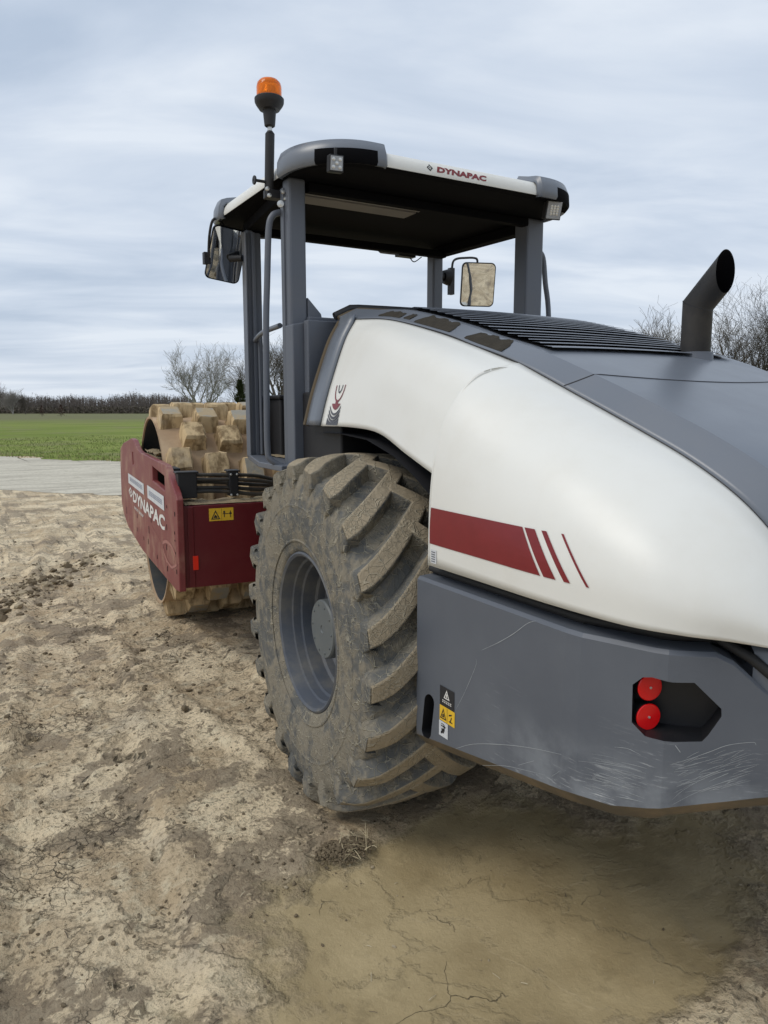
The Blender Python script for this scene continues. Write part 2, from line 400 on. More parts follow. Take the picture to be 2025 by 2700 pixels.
# louvre grille
mb = MB(); y0, y1 = 0.30, -0.60
G = [[hood_pt(hood_t_of_y(y0+(y1-y0)*i/24), -.80+1.6*j/20, .008) for j in range(21)] for i in range(25)]
mb.grid(G)
grille = mb.build('vent_grille', M_black, R)
ns = 15
mb = MB()
for k in range(ns+1):
    ya = y0-(y0-y1)*k/ns; yb = ya-0.045; yc = ya-0.050
    ua = .80
    rows = []
    for y, l in ((ya+.012, .009), (ya, .013), (yb, .021), (yc, .019)):
        rows.append([hood_pt(hood_t_of_y(y), -ua+2*ua*j/20, l) for j in range(21)])
    mb.grid(rows)
mb.build('vent_slat', M_greyp, grille, smooth=50)
# ragged dark patches along the border of the cover
rnd = random.Random(5)
mb = MB()
def patch_strip(ya, yb, uo, ui, seed):
    mb = MB(); r_ = random.Random(seed); n = 30; P = []
    for k in range(n+1):
        f = k/n; y = ya+(yb-ya)*f; e_ = min(1, min(f, 1-f)*7)**.5
        j = ui+(uo-ui)*(1-e_)*.8+(uo-ui)*.25*(sin(f*17+seed)*.4+r_.uniform(-.25, .25))
        P.append([hood_pt(hood_t_of_y(y), uo, .0065), hood_pt(hood_t_of_y(y), (uo+j)/2, .010), hood_pt(hood_t_of_y(y+r_.uniform(-.004, .004)), j, .0075)])
    mb.grid(P); mb.build('dark_patch', M_patch, hood)
patch_strip(.38, .20, -.975, -.90, 1); patch_strip(.17, .12, -.97, -.90, 2); patch_strip(.07, -.20, -.985, -.865, 3); patch_strip(-.30, -.53, -.985, -.87, 4)
patch_strip(.10, -.02, .84, .90, 5); patch_strip(-.08, -.30, .84, .88, 6)

# ---- white side panels
FR_ = [ # front section: stations of 5 rails
 [V3(-.651,.55,2.124),V3(-.71,.55,2.023),V3(-.773,.55,1.857),V3(-.815,.55,1.73),V3(-.845,.55,1.616)],
 [V3(-.635,.25,2.092),V3(-.735,.23,2.035),V3(-.80,.21,1.88),V3(-.84,.2,1.75),V3(-.868,.2,1.618)],
 [V3(-.64,-.13,2.006),V3(-.775,-.10,1.965),V3(-.845,-.10,1.84),V3(-.875,-.1,1.715),V3(-.895,-.1,1.600)],
 [V3(-.64,-.38,1.935),V3(-.795,-.36,1.893),V3(-.870,-.35,1.77),V3(-.900,-.35,1.65),V3(-.925,-.36,1.530)],
 [V3(-.638,-.66,1.850),V3(-.806,-.66,1.797),V3(-.878,-.65,1.68),V3(-.92,-.64,1.575),V3(-.95,-.63,1.455)]]
RR_ = [ # rear section: stations of 6 rails
 [V3(-.64,-.625,1.861),V3(-.795,-.625,1.81),V3(-.882,-.622,1.688),V3(-.930,-.62,1.545),V3(-.965,-.615,1.39),V3(-.975,-.615,1.172)],
 [V3(-.64,-.640,1.857),V3(-.822,-.642,1.806),V3(-.922,-.638,1.697),V3(-.972,-.632,1.555),V3(-.99,-.625,1.39),V3(-.995,-.62,1.170)],
 [V3(-.64,-.675,1.845),V3(-.825,-.67,1.797),V3(-.934,-.67,1.690),V3(-.984,-.66,1.550),V3(-1.0,-.65,1.39),V3(-1.0,-.65,1.170)],
 [V3(-.625,-.9,1.748),V3(-.80,-.9,1.708),V3(-.915,-.9,1.602),V3(-.975,-.9,1.48),V3(-1.0,-.9,1.34),V3(-1.0,-.9,1.170)],
 [V3(-.61,-1.15,1.640),V3(-.765,-1.17,1.607),V3(-.89,-1.19,1.528),V3(-.965,-1.2,1.42),V3(-.998,-1.2,1.30),V3(-1.0,-1.2,1.170)],
 [V3(-.60,-1.33,1.558),V3(-.725,-1.37,1.527),V3(-.845,-1.41,1.455),V3(-.925,-1.44,1.365),V3(-.965,-1.45,1.27),V3(-.972,-1.45,1.168)],
 [V3(-.59,-1.47,1.475),V3(-.69,-1.51,1.447),V3(-.79,-1.545,1.39),V3(-.87,-1.57,1.315),V3(-.905,-1.58,1.24),V3(-.912,-1.575,1.165)],
 [V3(-.575,-1.56,1.395),V3(-.655,-1.60,1.37),V3(-.73,-1.635,1.32),V3(-.795,-1.655,1.27),V3(-.825,-1.665,1.215),V3(-.835,-1.65,1.158)],
 [V3(-.55,-1.625,1.305),V3(-.61,-1.66,1.285),V3(-.665,-1.69,1.25),V3(-.715,-1.71,1.215),V3(-.745,-1.72,1.18),V3(-.755,-1.715,1.145)],
 [V3(-.52,-1.67,1.20),V3(-.56,-1.70,1.19),V3(-.60,-1.73,1.18),V3(-.64,-1.75,1.165),V3(-.66,-1.76,1.15),V3(-.67,-1.765,1.13)]]
def surf(ST, ks, kr, sg=1):
    ns, nr = len(ST), len(ST[0]); P = []
    for i in range((ns-1)*ks+1):
        row = [crom([ST[a][b] for a in range(ns)], i/ks) for b in range(nr)]
        P.append([Vector((p.x*sg, p.y, p.z)) for p in (crom(row, j/kr) for j in range((nr-1)*kr+1))])
    return P
side_l = None
for sg in (1, -1):
    mb = MB(); mb.grid(surf(FR_, 10, 6, sg)); o_off = len(mb.v)
    mb.grid(surf(RR_, 10, 6, sg))
    # pull the first lip station tight
    o = mb.build('side_panel', M_white, R, smooth=75)
    so = o.modifiers.new('s', 'SOLIDIFY'); so.thickness = .012; so.offset = -1 if sg == 1 else 1
    # thin dark gap between panel and cover
    mb = MB(); mb.tube([Vector((p.x*sg, p.y, p.z+.001)) for p in (crom(BR, 1+i/6) for i in range(66))], .0035, 5)
    mb.build('panel_gap', M_black, o)
    if sg == 1: side_l = o
    mb = MB()   # inner wheel-arch liner
    lin = [(.62, 1.58), (.30, 1.585), (.0, 1.57), (-.25, 1.52), (-.42, 1.46), (-.58, 1.38), (-.60, 1.16)]
    mb.grid([[Vector((sg*x, y, z)) for x in (-.50, -.70, -.845-.1*max(0, min(1, (.5-y)/1.0)))] for y, z in lin])
    mb.build('arch_liner', M_black, R, smooth=50)
bv = bvh_of(side_l)

# red film stripes on the left panel
mb = MB()
def stripe(c): decal_quad(mb, bv, c, 0, 10, 6, .0022)
zt, zb = 1.366, 1.243
def yz(t, z): return (t, z)
stripe([(-.640, zt+.004), (-1.093, zt), (-1.182, zb), (-.628, zb+.004)])
stripe([(-1.102, zt), (-1.142, zt), (-1.239, zb), (-1.195, zb)])
stripe([(-1.167, zt), (-1.185, zt), (-1.289, zb), (-1.268, zb)])
stripe([(-1.235, zt), (-1.243, zt), (-1.350, zb), (-1.341, zb)])
mb.build('red_stripe_decal', M_stripe, side_l)
mb = MB(); decal_quad(mb, bv, [(-.640, 1.228), (-.675, 1.228), (-.675, 1.182), (-.640, 1.182)], 0, 2, 2)
for k in range(5): decal_quad(mb, bv, [(-.645, 1.222-k*.008), (-.668, 1.222-k*.008), (-.668, 1.219-k*.008), (-.645, 1.219-k*.008)], 1, 1, 1, .003)
mb.build('small_label', [M_lab, M_dink], side_l)
# emblem: nested arches over stacked smile curves
mb = MB()
def arcband(cy, zc_, ry, rz, w, a0, a1, mi, n=20):
    P = []
    for i in range(n+1):
        a = radians(a0+(a1-a0)*i/n)
        P.append([stick(bv, cy-ry_*cos(a), zc_+rz_*sin(a), .0024) for ry_, rz_ in ((ry, rz), (ry-w*.9, rz-w))])
    mb.grid(P, mi)
cy = .40
arcband(cy-.004, 1.805, .026, .038, .008, 180, 360, 0)
arcband(cy-.003, 1.805, .058, .078, .009, 180, 360, 1)
def lens(cy, z, hw, dz, mi, w=None):
    n = 16; P = []
    for i in range(n+1):
        q = -1+2*i/n; s_ = dz*(1-q*q)
        P.append([stick(bv, cy-q*hw, z-(w if w else 0)*0-s_, .0024), stick(bv, cy-q*hw, z if w is None else z-s_+w, .0024)])
    mb.grid(P, mi)
mb2 = mb
decal_quad(mb, bv, [(cy+.016, 1.733), (cy-.016, 1.733), (cy-.016, 1.718), (cy+.016, 1.718)], 1, 2, 2)
lens(cy+.003, 1.720, .052, .028, 1)
lens(cy+.006, 1.702, .066, .036, 0, .010)
lens(cy+.008, 1.682, .067, .034, 0, .012)
lens(cy+.009, 1.663, .068, .030, 0, .012)
P = []
for i in range(17):
    q = -1+2*i/16; P.append([stick(bv, cy+.011-q*.068, 1.622, .0024), stick(bv, cy+.011-q*.068, 1.655-.022*(1-q*q), .0024)])
mb.grid(P, 0)
mb.build('emblem_decal', [M_dink, M_stripe], side_l)

# ---- counterweight
ring = [(-1.0,-.555,1.118,.525), (-1.0,-1.285,1.118,.652), (-.994,-1.335,1.118,.660), (-.960,-1.428,1.118,.664), (-.930,-1.515,1.118,.690), (-.915,-1.545,1.119,.700), (-.895,-1.562,1.118,.706),
        (-.828,-1.613,1.118,.722), (-.795,-1.639,1.098,.73), (-.74,-1.683,1.035,.745), (-.69,-1.722,.985,.755), (-.45,-1.88,.97,.77), (0,-1.95,.97,.78)]
full = ring+[(-x, y, a, b) for x, y, a, b in ring[-2::-1]]
def inset(pts, d):
    out_ = []
    n = len(pts)
    for i in range(n):
        a, b, c = pts[max(i-1, 0)], pts[i], pts[min(i+1, n-1)]
        t = Vector((c[0]-a[0], c[1]-a[1])).normalized()
        nn = Vector((t.y, -t.x))     # inward for this winding?
        if nn.dot(Vector((-b[0], -b[1]-.2))) < 0: nn = -nn
        out_.append((b[0]+nn.x*d, b[1]+nn.y*d))
    return out_
i1 = inset(full, .010); i2 = inset(full, .075); i3 = inset(full, .12)
mb = MB(); n = len(full)
rows = [[Vector((i3[k][0], i3[k][1], full[k][2]-.10)) for k in range(n)],
        [Vector((i2[k][0], i2[k][1], full[k][2]+.004)) for k in range(n)],
        [Vector((i1[k][0], i1[k][1], full[k][2])) for k in range(n)],
        [Vector((full[k][0], full[k][1], full[k][2]-.010)) for k in range(n)],
        [Vector((full[k][0], full[k][1], full[k][3]+.012)) for k in range(n)],
        [Vector((i1[k][0], i1[k][1], full[k][3])) for k in range(n)],
        [Vector(((i1[k][0]+i2[k][0])/2, (i1[k][1]+i2[k][1])/2, full[k][3]-.034)) for k in range(n)],
        [Vector((i3[k][0]*.9, i3[k][1]*.96, full[k][3]-.03)) for k in range(n)]]
mb.grid(rows)
nv = len(mb.v)
# close front ends and the underside/top between left and right
def idx(r, k): return r*n+k
mb.f.append(tuple(idx(r, 0) for r in range(8))); mb.mi.append(0)
mb.f.append(tuple(idx(r, n-1) for r in range(8))[::-1]); mb.mi.append(0)
mb.f.append(tuple(idx(7, k) for k in range(n))); mb.mi.append(0)
mb.f.append(tuple(idx(0, k) for k in range(n))[::-1]); mb.mi.append(0)
mb.f.append((idx(0, 0), idx(7, 0), idx(7, n-1), idx(0, n-1))); mb.mi.append(0)
cw = mb.build('counterweight', [M_cw, M_pocket, M_under], R, fix=True)
for p in cw.data.polygons:
    if p.normal.z < -.55: p.material_index = 2
# cutters: tail-lamp pocket and the tie-down slot, on both sides
def boolean(ob, cut):
    md = ob.modifiers.new('b', 'BOOLEAN'); md.object = cut; md.operation = 'DIFFERENCE'; md.solver = 'EXACT'
    dg = bpy.context.evaluated_depsgraph_get(); me = bpy.data.meshes.new_from_object(ob.evaluated_get(dg))
    ob.modifiers.remove(md); ob.data = me; bpy.data.objects.remove(cut)
pk = [(-.947,-1.463,1.016),(-.939,-1.487,1.042),(-.930,-1.51,1.048),(-.905,-1.553,1.043),(-.864,-1.585,1.045),(-.810,-1.627,.98),(-.809,-1.628,.96),(-.832,-1.610,.909),(-.843,-1.601,.891),(-.897,-1.559,.886),(-.935,-1.50,.887),(-.946,-1.465,.914)]
fn = Vector((.80, .60, 0)).normalized()
for sg in (1, -1):
    mb = MB(); dd = Vector((fn.x*sg, fn.y, 0))
    a = [Vector((x*sg, y, z))-dd*.10 for x, y, z in pk]; cc = sum(a, Vector())/len(a)
    b = [Vector((x*sg, y, z))+dd*.0 for x, y, z in pk]
    c_ = [cc+(p-cc)*.80+dd*.10+(p-cc)*0 for p in a]
    # straight walls then a slightly smaller back
    back = [cc+dd*(.10+.085)+((p-cc)-dd*((p-cc).dot(dd)))*.93 for p in a]
    m_ = len(pk)
    mb.add(a+back, [tuple(range(m_)), tuple(range(m_, 2*m_))[::-1]]+[(i, m_+i, m_+(i+1) % m_, (i+1) % m_) for i in range(m_)])
    cut = mb.build('cut', M_pocket, None, fix=True); boolean(cw, cut)
    mb = MB(); pts = []
    for k in range(24):
        t = 2*pi*k/24; yy = .030*cos(t); zz = .030*sin(t)+(.055 if sin(t) >= 0 else -.055)
        pts.append((-1.06*sg, -.628+yy-.012*(zz/.08), .628+zz))
    mb.prism(pts, (.14*sg, 0, 0)); cut = mb.build('cut', M_pocket, None, fix=True); boolean(cw, cut)
me = cw.data
bmat = [i for i, m_ in enumerate(me.materials) if m_ and m_.name.startswith('pocket_black')]
bvl = cw.modifiers.new('bevel', 'BEVEL'); bvl.width = .004; bvl.segments = 2; bvl.limit_method = 'ANGLE'; bvl.angle_limit = radians(35)
me.update()
# colour the cavity faces
cid = bmat[0] if bmat else 1
for p in me.polygons:
    c = p.center; q = Vector((abs(c.x), c.y, c.z))
    dm = 9
    for k in range(10):
        a0, b0 = Vector((-ring[k][0], ring[k][1])), Vector((-ring[k+1][0], ring[k+1][1])); w0 = Vector((q.x, q.y)); t0 = max(0, min(1, (w0-a0).dot(b0-a0)/(b0-a0).length_squared)); dm = min(dm, (w0-a0-(b0-a0)*t0).length)
    if .87 < q.z < 1.06 and -1.66 < q.y < -1.35 and dm > .006 and q.x > .6: p.material_index = cid
    if abs(q.y+.628) < .07 and .53 < q.z < .73 and .9 < q.x < .996: p.material_index = cid

for sg in (1, -1):
    for zc_ in (1.002, .924):
        mb = MB(); ax = Vector((-.27*sg, -.96, .04)).normalized()
        # lamps stand near the left wall of the pocket
        base = Vector((-.897*sg, -1.478, zc_))
        mb.lathe([(-.04, .030), (0, .034), (.003, .0345), (.0045, .0325), (.0048, .02), (.005, 0)], base, ax, 28, mis=[2, 0, 0, 0, 0])
        mb.lathe([(.0045, .0035), (.008, .003), (.0085, 0)], base, ax, 8, 1)
        mb.build('tail_lamp', [M_lamp, M_silver, M_black], cw, smooth=35)

# stickers beside the slot
def sidequad(mb, c, mi, x=-1.0016): mb.add([(x, y, z) for y, z in c], [(0, 1, 2, 3)], mi)
mb = MB(); sidequad(mb, [(-.703,.771),(-.786,.771),(-.786,.703),(-.703,.703)], 0)
f_ = lambda x, y: (-1.0026, -.715-x, .712+y)
mb.add([f_(.012,.020), f_(.046,.020), f_(.029,.052), f_(.019,.024), f_(.039,.024), f_(.029,.044)], [(0,1,4,3),(1,2,5,4),(2,0,3,5)], 1)
mb.add([f_(.026,.026), f_(.032,.026), f_(.032,.038), f_(.026,.038)], [(0,1,2,3)], 1)
for k in range(2):
    for j in range(5): mb.add([f_(.004+j*.011, .010-k*.006), f_(.012+j*.011, .010-k*.006), f_(.012+j*.011, .013-k*.006), f_(.004+j*.011, .013-k*.006)], [(0,1,2,3)], 1)
mb.build('black_sticker', [M_ink, M_wink], cw)
mb = MB(); sidequad(mb, [(-.703,.702),(-.790,.702),(-.790,.648),(-.703,.648)], 0)
f_ = lambda x, y: (-1.0026, -.703-x, .648+y)
mb.add([f_(.004,.008), f_(.040,.008), f_(.022,.046), f_(.010,.012), f_(.034,.012), f_(.022,.038)], [(0,1,4,3),(1,2,5,4),(2,0,3,5)], 1)
mb.add([f_(.016,.014), f_(.028,.016), f_(.024,.028), f_(.018,.024)], [(0,1,2,3)], 1)
mb.add([f_(.044,.002), f_(.0455,.002), f_(.0455,.052), f_(.044,.052)], [(0,1,2,3)], 1)
mb.add([f_(.055,.03), f_(.070,.036), f_(.072,.041), f_(.055,.036)], [(0,1,2,3)], 1); mb.add([f_(.060,.010), f_(.064,.010), f_(.072,.030), f_(.068,.030)], [(0,1,2,3)], 1)
mb.add([f_(.055,.010), f_(.075,.010), f_(.075,.014), f_(.055,.014)], [(0,1,2,3)], 1)
mb.build('yellow_sticker', [M_yel, M_ink], cw)
mb = MB(); sidequad(mb, [(-.700,.646),(-.752,.646),(-.752,.592),(-.700,.592)], 0)
f_ = lambda x, y: (-1.0026, -.700-x, .592+y)
for a, b, c_, d in ((.012,.010,.020,.018),(.016,.014,.030,.030),(.028,.022,.034,.044),(.012,.036,.040,.040),(.014,.044,.030,.047)):
    mb.add([f_(a, b), f_(c_, b), f_(c_, d), f_(a, d)], [(0,1,2,3)], 1)
mb.build('grey_sticker', [M_lab, M_ink], cw)

# long scratches, traced where they run on the casting
SC = [([(-1.0,-1.169,1.112),(-1.0,-1.132,1.094),(-1.0,-1.076,1.05),(-1.0,-1.006,1.003),(-1.0,-.926,.956)],.0016),
([(-1.0,-.898,.923),(-1.0,-.901,.904),(-1.0,-.877,.854),(-1.0,-.837,.781),(-1.0,-.798,.719)],.0013),
([(-1.0,-.799,.581),(-1.0,-.895,.636),(-1.0,-1.038,.693),(-1.0,-1.166,.735),(-1.0,-1.285,.766)],.0017),
([(-.975,-1.386,.786),(-.952,-1.448,.794),(-.935,-1.50,.796)],.0013),
([(-.959,-1.431,.838),(-.947,-1.463,.844),(-.936,-1.496,.838)],.0012),
([(-.900,-1.56,.833),(-.869,-1.583,.848),(-.831,-1.612,.87),(-.797,-1.638,.89),(-.754,-1.671,.9),(-.747,-1.676,.893)],.0014),
([(-1.0,-.943,.585),(-1.0,-1.05,.63),(-1.0,-1.131,.654),(-1.0,-1.224,.679)],.0012),
([(-1.0,-1.111,.659),(-1.0,-1.177,.701)],.0010),
([(-.895,-1.562,.739),(-.874,-1.577,.766),(-.834,-1.608,.802),(-.786,-1.646,.83),(-.74,-1.683,.846)],.0010),
([(-.895,-1.562,.725),(-.853,-1.594,.76),(-.801,-1.634,.794),(-.754,-1.671,.821)],.0008),
([(-.895,-1.562,.881),(-.885,-1.570,.864)],.0022),
([(-1.0,-1.251,.687),(-1.0,-1.28,.715)],.0010),
([(-.895,-1.562,.812),(-.868,-1.583,.819)],.0009),
([(-.992,-1.34,.769),(-.971,-1.398,.782),(-.948,-1.459,.792),(-.932,-1.51,.794)],.0010)]
rnd = random.Random(11)
for _ in range(105):   # fine scuffs low on the corner
    if rnd.random() < .5:
        t = rnd.uniform(.1, .7); L_ = rnd.uniform(.01, .08)
        z = .70+rnd.random()**1.5*.10; a = Vector((-.994, -1.335, z)); b = Vector((-.930, -1.515, z+.01))
        q0 = a.lerp(b, t); q1 = a.lerp(b, min(.98, t+L_/.19)); q1.z += rnd.uniform(-.004, .006)
    else:
        t = rnd.uniform(0, .75); L_ = rnd.uniform(.015, .07)
        z = .745+rnd.random()**1.5*.10; a = Vector((-.895, -1.562, z)); b = Vector((-.74, -1.683, z+.055))
        q0 = a.lerp(b, t); q1 = a.lerp(b, min(.98, t+L_/.2)); q1.z += rnd.uniform(-.002, .012)
    SC.append(([q0, (q0+q1)/2+Vector((0, 0, .001)), q1], rnd.uniform(.0004, .0011)))
mb = MB()
for pts, w in SC:
    Pp = smooth_path(pts, 5) if len(pts) > 2 else [Vector(p) for p in pts]
    nn = []
    for p in Pp:
        o_ = Vector((-1, 0, 0)) if p.x < -.9985 else (Vector((-.94, -.34, 0)) if p.x < -.912 else Vector((-.61, -.79, 0)))
        nn.append(o_.normalized())
    rows = []
    for i, p in enumerate(Pp):
        d = (Pp[min(i+1, len(Pp)-1)]-Pp[max(0, i-1)]).normalized(); s_ = d.cross(nn[i]).normalized()
        ww = w*(.35+.65*sin(pi*(i+.5)/len(Pp)))*(.6+.6*rnd.random())
        rows.append([p+nn[i]*.0016+s_*ww*.5, p+nn[i]*.0016-s_*ww*.5])
    mb.grid(rows)
m_ = plain('scratch_chalk', (0.40, 0.42, 0.43), 0.7)
mb.build('scratch_marks', m_, cw)
# tail plate under the hood (right of the corner) and rubber edge strip
mb = MB(); path = [Vector((full[k][0]*.955, full[k][1]+.04 if full[k][1] < -1.3 else full[k][1], full[k][2]+.018)) for k in range(0, 8)]
path += [Vector((-.765, -1.655, 1.10)), Vector((-.715, -1.71, 1.04)), Vector((-.66, -1.755, 1.01)), Vector((-.5, -1.83, 1.0)), Vector((0, -1.90, 1.0))]
for sg in (1, -1):
    mb = MB(); mb.tube([Vector((p.x*sg*.985, p.y, p.z+.004)) for p in path], .013, 8); mb.build('rubber_edge_strip', M_rubber, R, smooth=60)
for sg in (1, -1):
    mb = MB(); P = []
    for (x, y, a, b) in ring[:8]:
        P.append([Vector((x*.93*sg, y+(.06 if y < -1.3 else 0), 1.06)), Vector((x*.94*sg, y+(.05 if y < -1.3 else 0), 1.20))])
    mb.grid(P); mb.build('inner_skirt', M_black, R)
mb = MB()
q = [(-.745,-1.650), (-.70,-1.695), (-.63,-1.765), (-.45,-1.88), (0,-1.95), (.45,-1.88), (.63,-1.765), (.70,-1.695), (.745,-1.650)]
mb.grid([[Vector((x, y, .95)), Vector((x*.995, y, 1.115)), Vector((x*.98, y+.02, 1.135))] for x, y in q])
tp = mb.build('tail_plate', M_greyp, R, smooth=60)
so = tp.modifiers.new('s', 'SOLIDIFY'); so.thickness = .01
mb = MB()
tailrow = [hood_pt(12, -1+2*j/24) for j in range(25)]
mb.grid([[p for p in tailrow], [Vector((p.x, p.y-.01, 1.14)) for p in tailrow]]); mb.build('tail_door', M_greyp, R, smooth=60)

# ---- exhaust
ex, ey, r = .30, -.64, .059
def exh(r, zb, mi, mb, rb=None):
    n = 32; ye = ey-.118
    rows = [[], [], []]
    for k in range(n+1):
        a = 2*pi*k/n; xr, yr = r*cos(a), r*sin(a)
        rows[0].append(Vector((ex+xr, ey+yr, zb)))
        zz = 2.115+.414*yr; rows[1].append(Vector((ex+xr, ey+yr, zz)))
        t = (yr+ey-ye)/.7071; rows[2].append(Vector((ex+xr, ye, zz+t*.7071)))
    mb.grid(rows, mi)
mb = MB(); exh(r, 1.76, 0, mb); exh(r-.003, 1.9, 1, mb)
pipe = mb.build('exhaust_pipe', [M_pipe, M_vblack], R, smooth=50)
mb = MB(); mb.lathe([(0, .115), (.02, .108), (.04, .085), (.07, .072), (.105, .069), (.108, .058)], (ex, ey, 1.82), (0, 0, 1), 36)
mb.build('exhaust_collar', M_grey, pipe, smooth=40)
mb = MB(); n = 32
mb.add([Vector((ex+.0595*cos(2*pi*k/n), ey+.0595*sin(2*pi*k/n), 2.115+.414*.0595*sin(2*pi*k/n)-.002+.004*q)) for q in (0, 1) for k in range(n)], [(k, (k+1) % n, n+(k+1) % n, n+k) for k in range(n)])
mb.build('weld_bead', M_black, pipe)

# ---- wheels
def ring_lug(mb, th0, side, axc, mi_top, mi_side):
    # one curved chevron bar; side -1 = outer (towards -x) half
    n = 12; secs = []
    for i in range(n+1):
        t = i/n
        w = side*(.292-.335*t)                     # runs past the centre line
        th = th0+.39*t**1.25
        rr = .700+.018*(1-(w/.29)**2)
        hgt = (.056+.006*t)*(1 if t > .02 else .98)
        bw = .037-.007*t                            # half width on top
        hgt *= .52+.48*min(1, t/.22); secs.append((w, th, rr, hgt, bw, t))
    vs = []
    for (w, th, rr, h, bw, t) in secs:
        # direction of the bar in (w, arc) space
        dw = -side*.335; da = .39*1.25*max(t, .02)**.25*.72; L_ = sqrt(dw*dw+da*da); nw, na = -da/L_, dw/L_
        if na < 0: nw, na = -nw, -na
        for (k, rad) in ((-1.65, rr-.03), (-1.0, rr+h), (1.0, rr+h), (1.65, rr-.03)):
            ww = w+nw*bw*k; aa = th+na*bw*k/.72
            if t < .01: ww = side*.292
            vs.append((ww, aa, rad))
    fs = []; ms = []
    for i in range(n):
        for k in range(3):
            fs.append((i*4+k, i*4+k+1, i*4+k+5, i*4+k+4)); ms.append(mi_top if k == 1 else mi_side)
    fs.append((0, 1, 2, 3)[::-1]); ms.append(mi_side); fs.append((n*4, n*4+1, n*4+2, n*4+3)); ms.append(mi_side)
    # shoulder buttress running down the sidewall
    b0 = len(vs); w0, th0_, rr0, h0, bw0, _ = secs[0]
    for (ww, rad, kk) in ((.290, .700+h0, .9), (.288, .66, 1.0), (.272, .585, .7)):
        for k in (-1, 1): vs.append((side*(ww+.004), th0+k*bw0*kk/.72, rad))
        for k in (-1, 1): vs.append((side*(ww-.045), th0+k*bw0*kk*1.4/.72, rad))
    for j in range(2):
        o = b0+j*4
        for q in ((0, 1, 5, 4), (0, 4, 6, 2), (1, 3, 7, 5)): fs.append(tuple(o+i for i in q)); ms.append(mi_side)
    return vs, fs, ms
def make_wheel(sg):
    cx_ = -.83*sg if sg == 1 else .83
    cy_, cz_ = .20, .725
    def toW(w, a, r_):
        # w measured so that negative = outer side of the left wheel
        x = cx_+(w if sg == 1 else -w); p = Vector((x, cy_+r_*cos(a), cz_+r_*sin(a)))
        if p.z < -.035: p.z = -.035+(p.z+.035)*.12
        return p
    mb = MB()
    prof = [(-.235,.345),(-.262,.36),(-.272,.39),(-.285,.45),(-.290,.52),(-.288,.58),(-.284,.63),(-.278,.665),(-.262,.690),(-.22,.702),(-.12,.712),(0,.716),
            (.12,.712),(.22,.702),(.262,.690),(.278,.665),(.288,.58),(.290,.52),(.285,.45),(.272,.39),(.262,.36),(.235,.345)]
    n = 120
    P = [[toW(w, 2*pi*k/n, r_) for k in range(n+1)] for w, r_ in prof]; mb.grid(P, 0)
    # raised moulding rings on the sidewall
    for rr_ in (.405, .56):
        P = [[toW(-w, 2*pi*k/n, r_) for k in range(n+1)] for w, r_ in ((.277 if rr_ < .5 else .289, rr_-.006), (.284 if rr_ < .5 else .294, rr_), (.277 if rr_ < .5 else .289, rr_+.006))]
        mb.grid(P, 0)
    nl = 22
    for k in range(nl):
        for side in (-1, 1):
            th = 2*pi*k/nl+(pi/nl if side == 1 else 0)+.05+.012*sin(k*7.3+side)
            # bars lean so that the centre end leads upward at the back of the wheel
            vs, fs, ms = ring_lug(mb, -th, side, 0, 1, 0)
            vs = [toW(w, -a, r_) for w, a, r_ in vs]
            o = len(mb.v); mb.v += vs
            for f, q in zip(fs, ms): mb.f.append(tuple(o+i for i in f)); mb.mi.append(q)
    wh = empty('wheel'); wh.parent = R
    ty = mb.build('tyre', [M_tyre, M_lug], wh, smooth=35, fix=True)
    ty.modifiers.new('b', 'BEVEL'); b = ty.modifiers['b']; b.width = .011; b.segments = 3; b.limit_method = 'ANGLE'; b.angle_limit = radians(38)
    mb = MB(); s1 = -1 if sg == 1 else 1
    c = (cx_, cy_, cz_); ax = (s1, 0, 0)
    mb.lathe([(.245,.358),(.258,.353),(.262,.345),(.255,.334),(.232,.328),(.205,.322),(.200,.312),(.165,.308),(.160,.296),(.10,.292),(.090,.280),(.055,.276),(.045,.262),(.02,.25),(.015,.235),(-.010,.215),(-.012,.12),(-.012,.0)], c, ax, 72, mis=[0]*13+[1]*5)
    mb.lathe([(-.245,.362),(-.258,.357),(-.255,.336),(-.20,.318),(-.185,.300),(-.05,.290),(-.02,.25)], c, ax, 48)
    mb.build('rim', [M_rim, M_disc], wh, smooth=35)
    mb = MB(); mb.lathe([(-.01,.150),(.02,.150),(.022,.140),(.10,.138),(.102,.134),(.172,.132),(.180,.126),(.180,.018),(.176,.014),(.176,0)], c, ax, 48)
    hb = mb.build('hub', M_hub, wh, smooth=35)
    for k in range(16):
        a = 2*pi*k/16+.1; mb = MB(); mb.lathe([(.0, .009), (.010, .009), (.013, .007), (.0135, 0)], (cx_+s1*-.012, cy_+.185*cos(a), cz_+.185*sin(a)), ax, 6); mb.build('wheel_bolt', M_hub, wh)
    for k in range(10):
        a = 2*pi*k/10; mb = MB(); mb.lathe([(0, .005), (.004, .004), (.0045, 0)], (cx_+s1*.180, cy_+.108*cos(a), cz_+.108*sin(a)), ax, 6); mb.build('hub_screw', M_hub, wh)
    rz = Matrix.Rotation(radians(-3.2)*sg, 4, 'Z'); cc = Vector((cx_, cy_, 0)); wh.matrix_world = Matrix.Translation(cc) @ rz @ Matrix.Translation(-cc)
    return wh
make_wheel(1); make_wheel(-1)

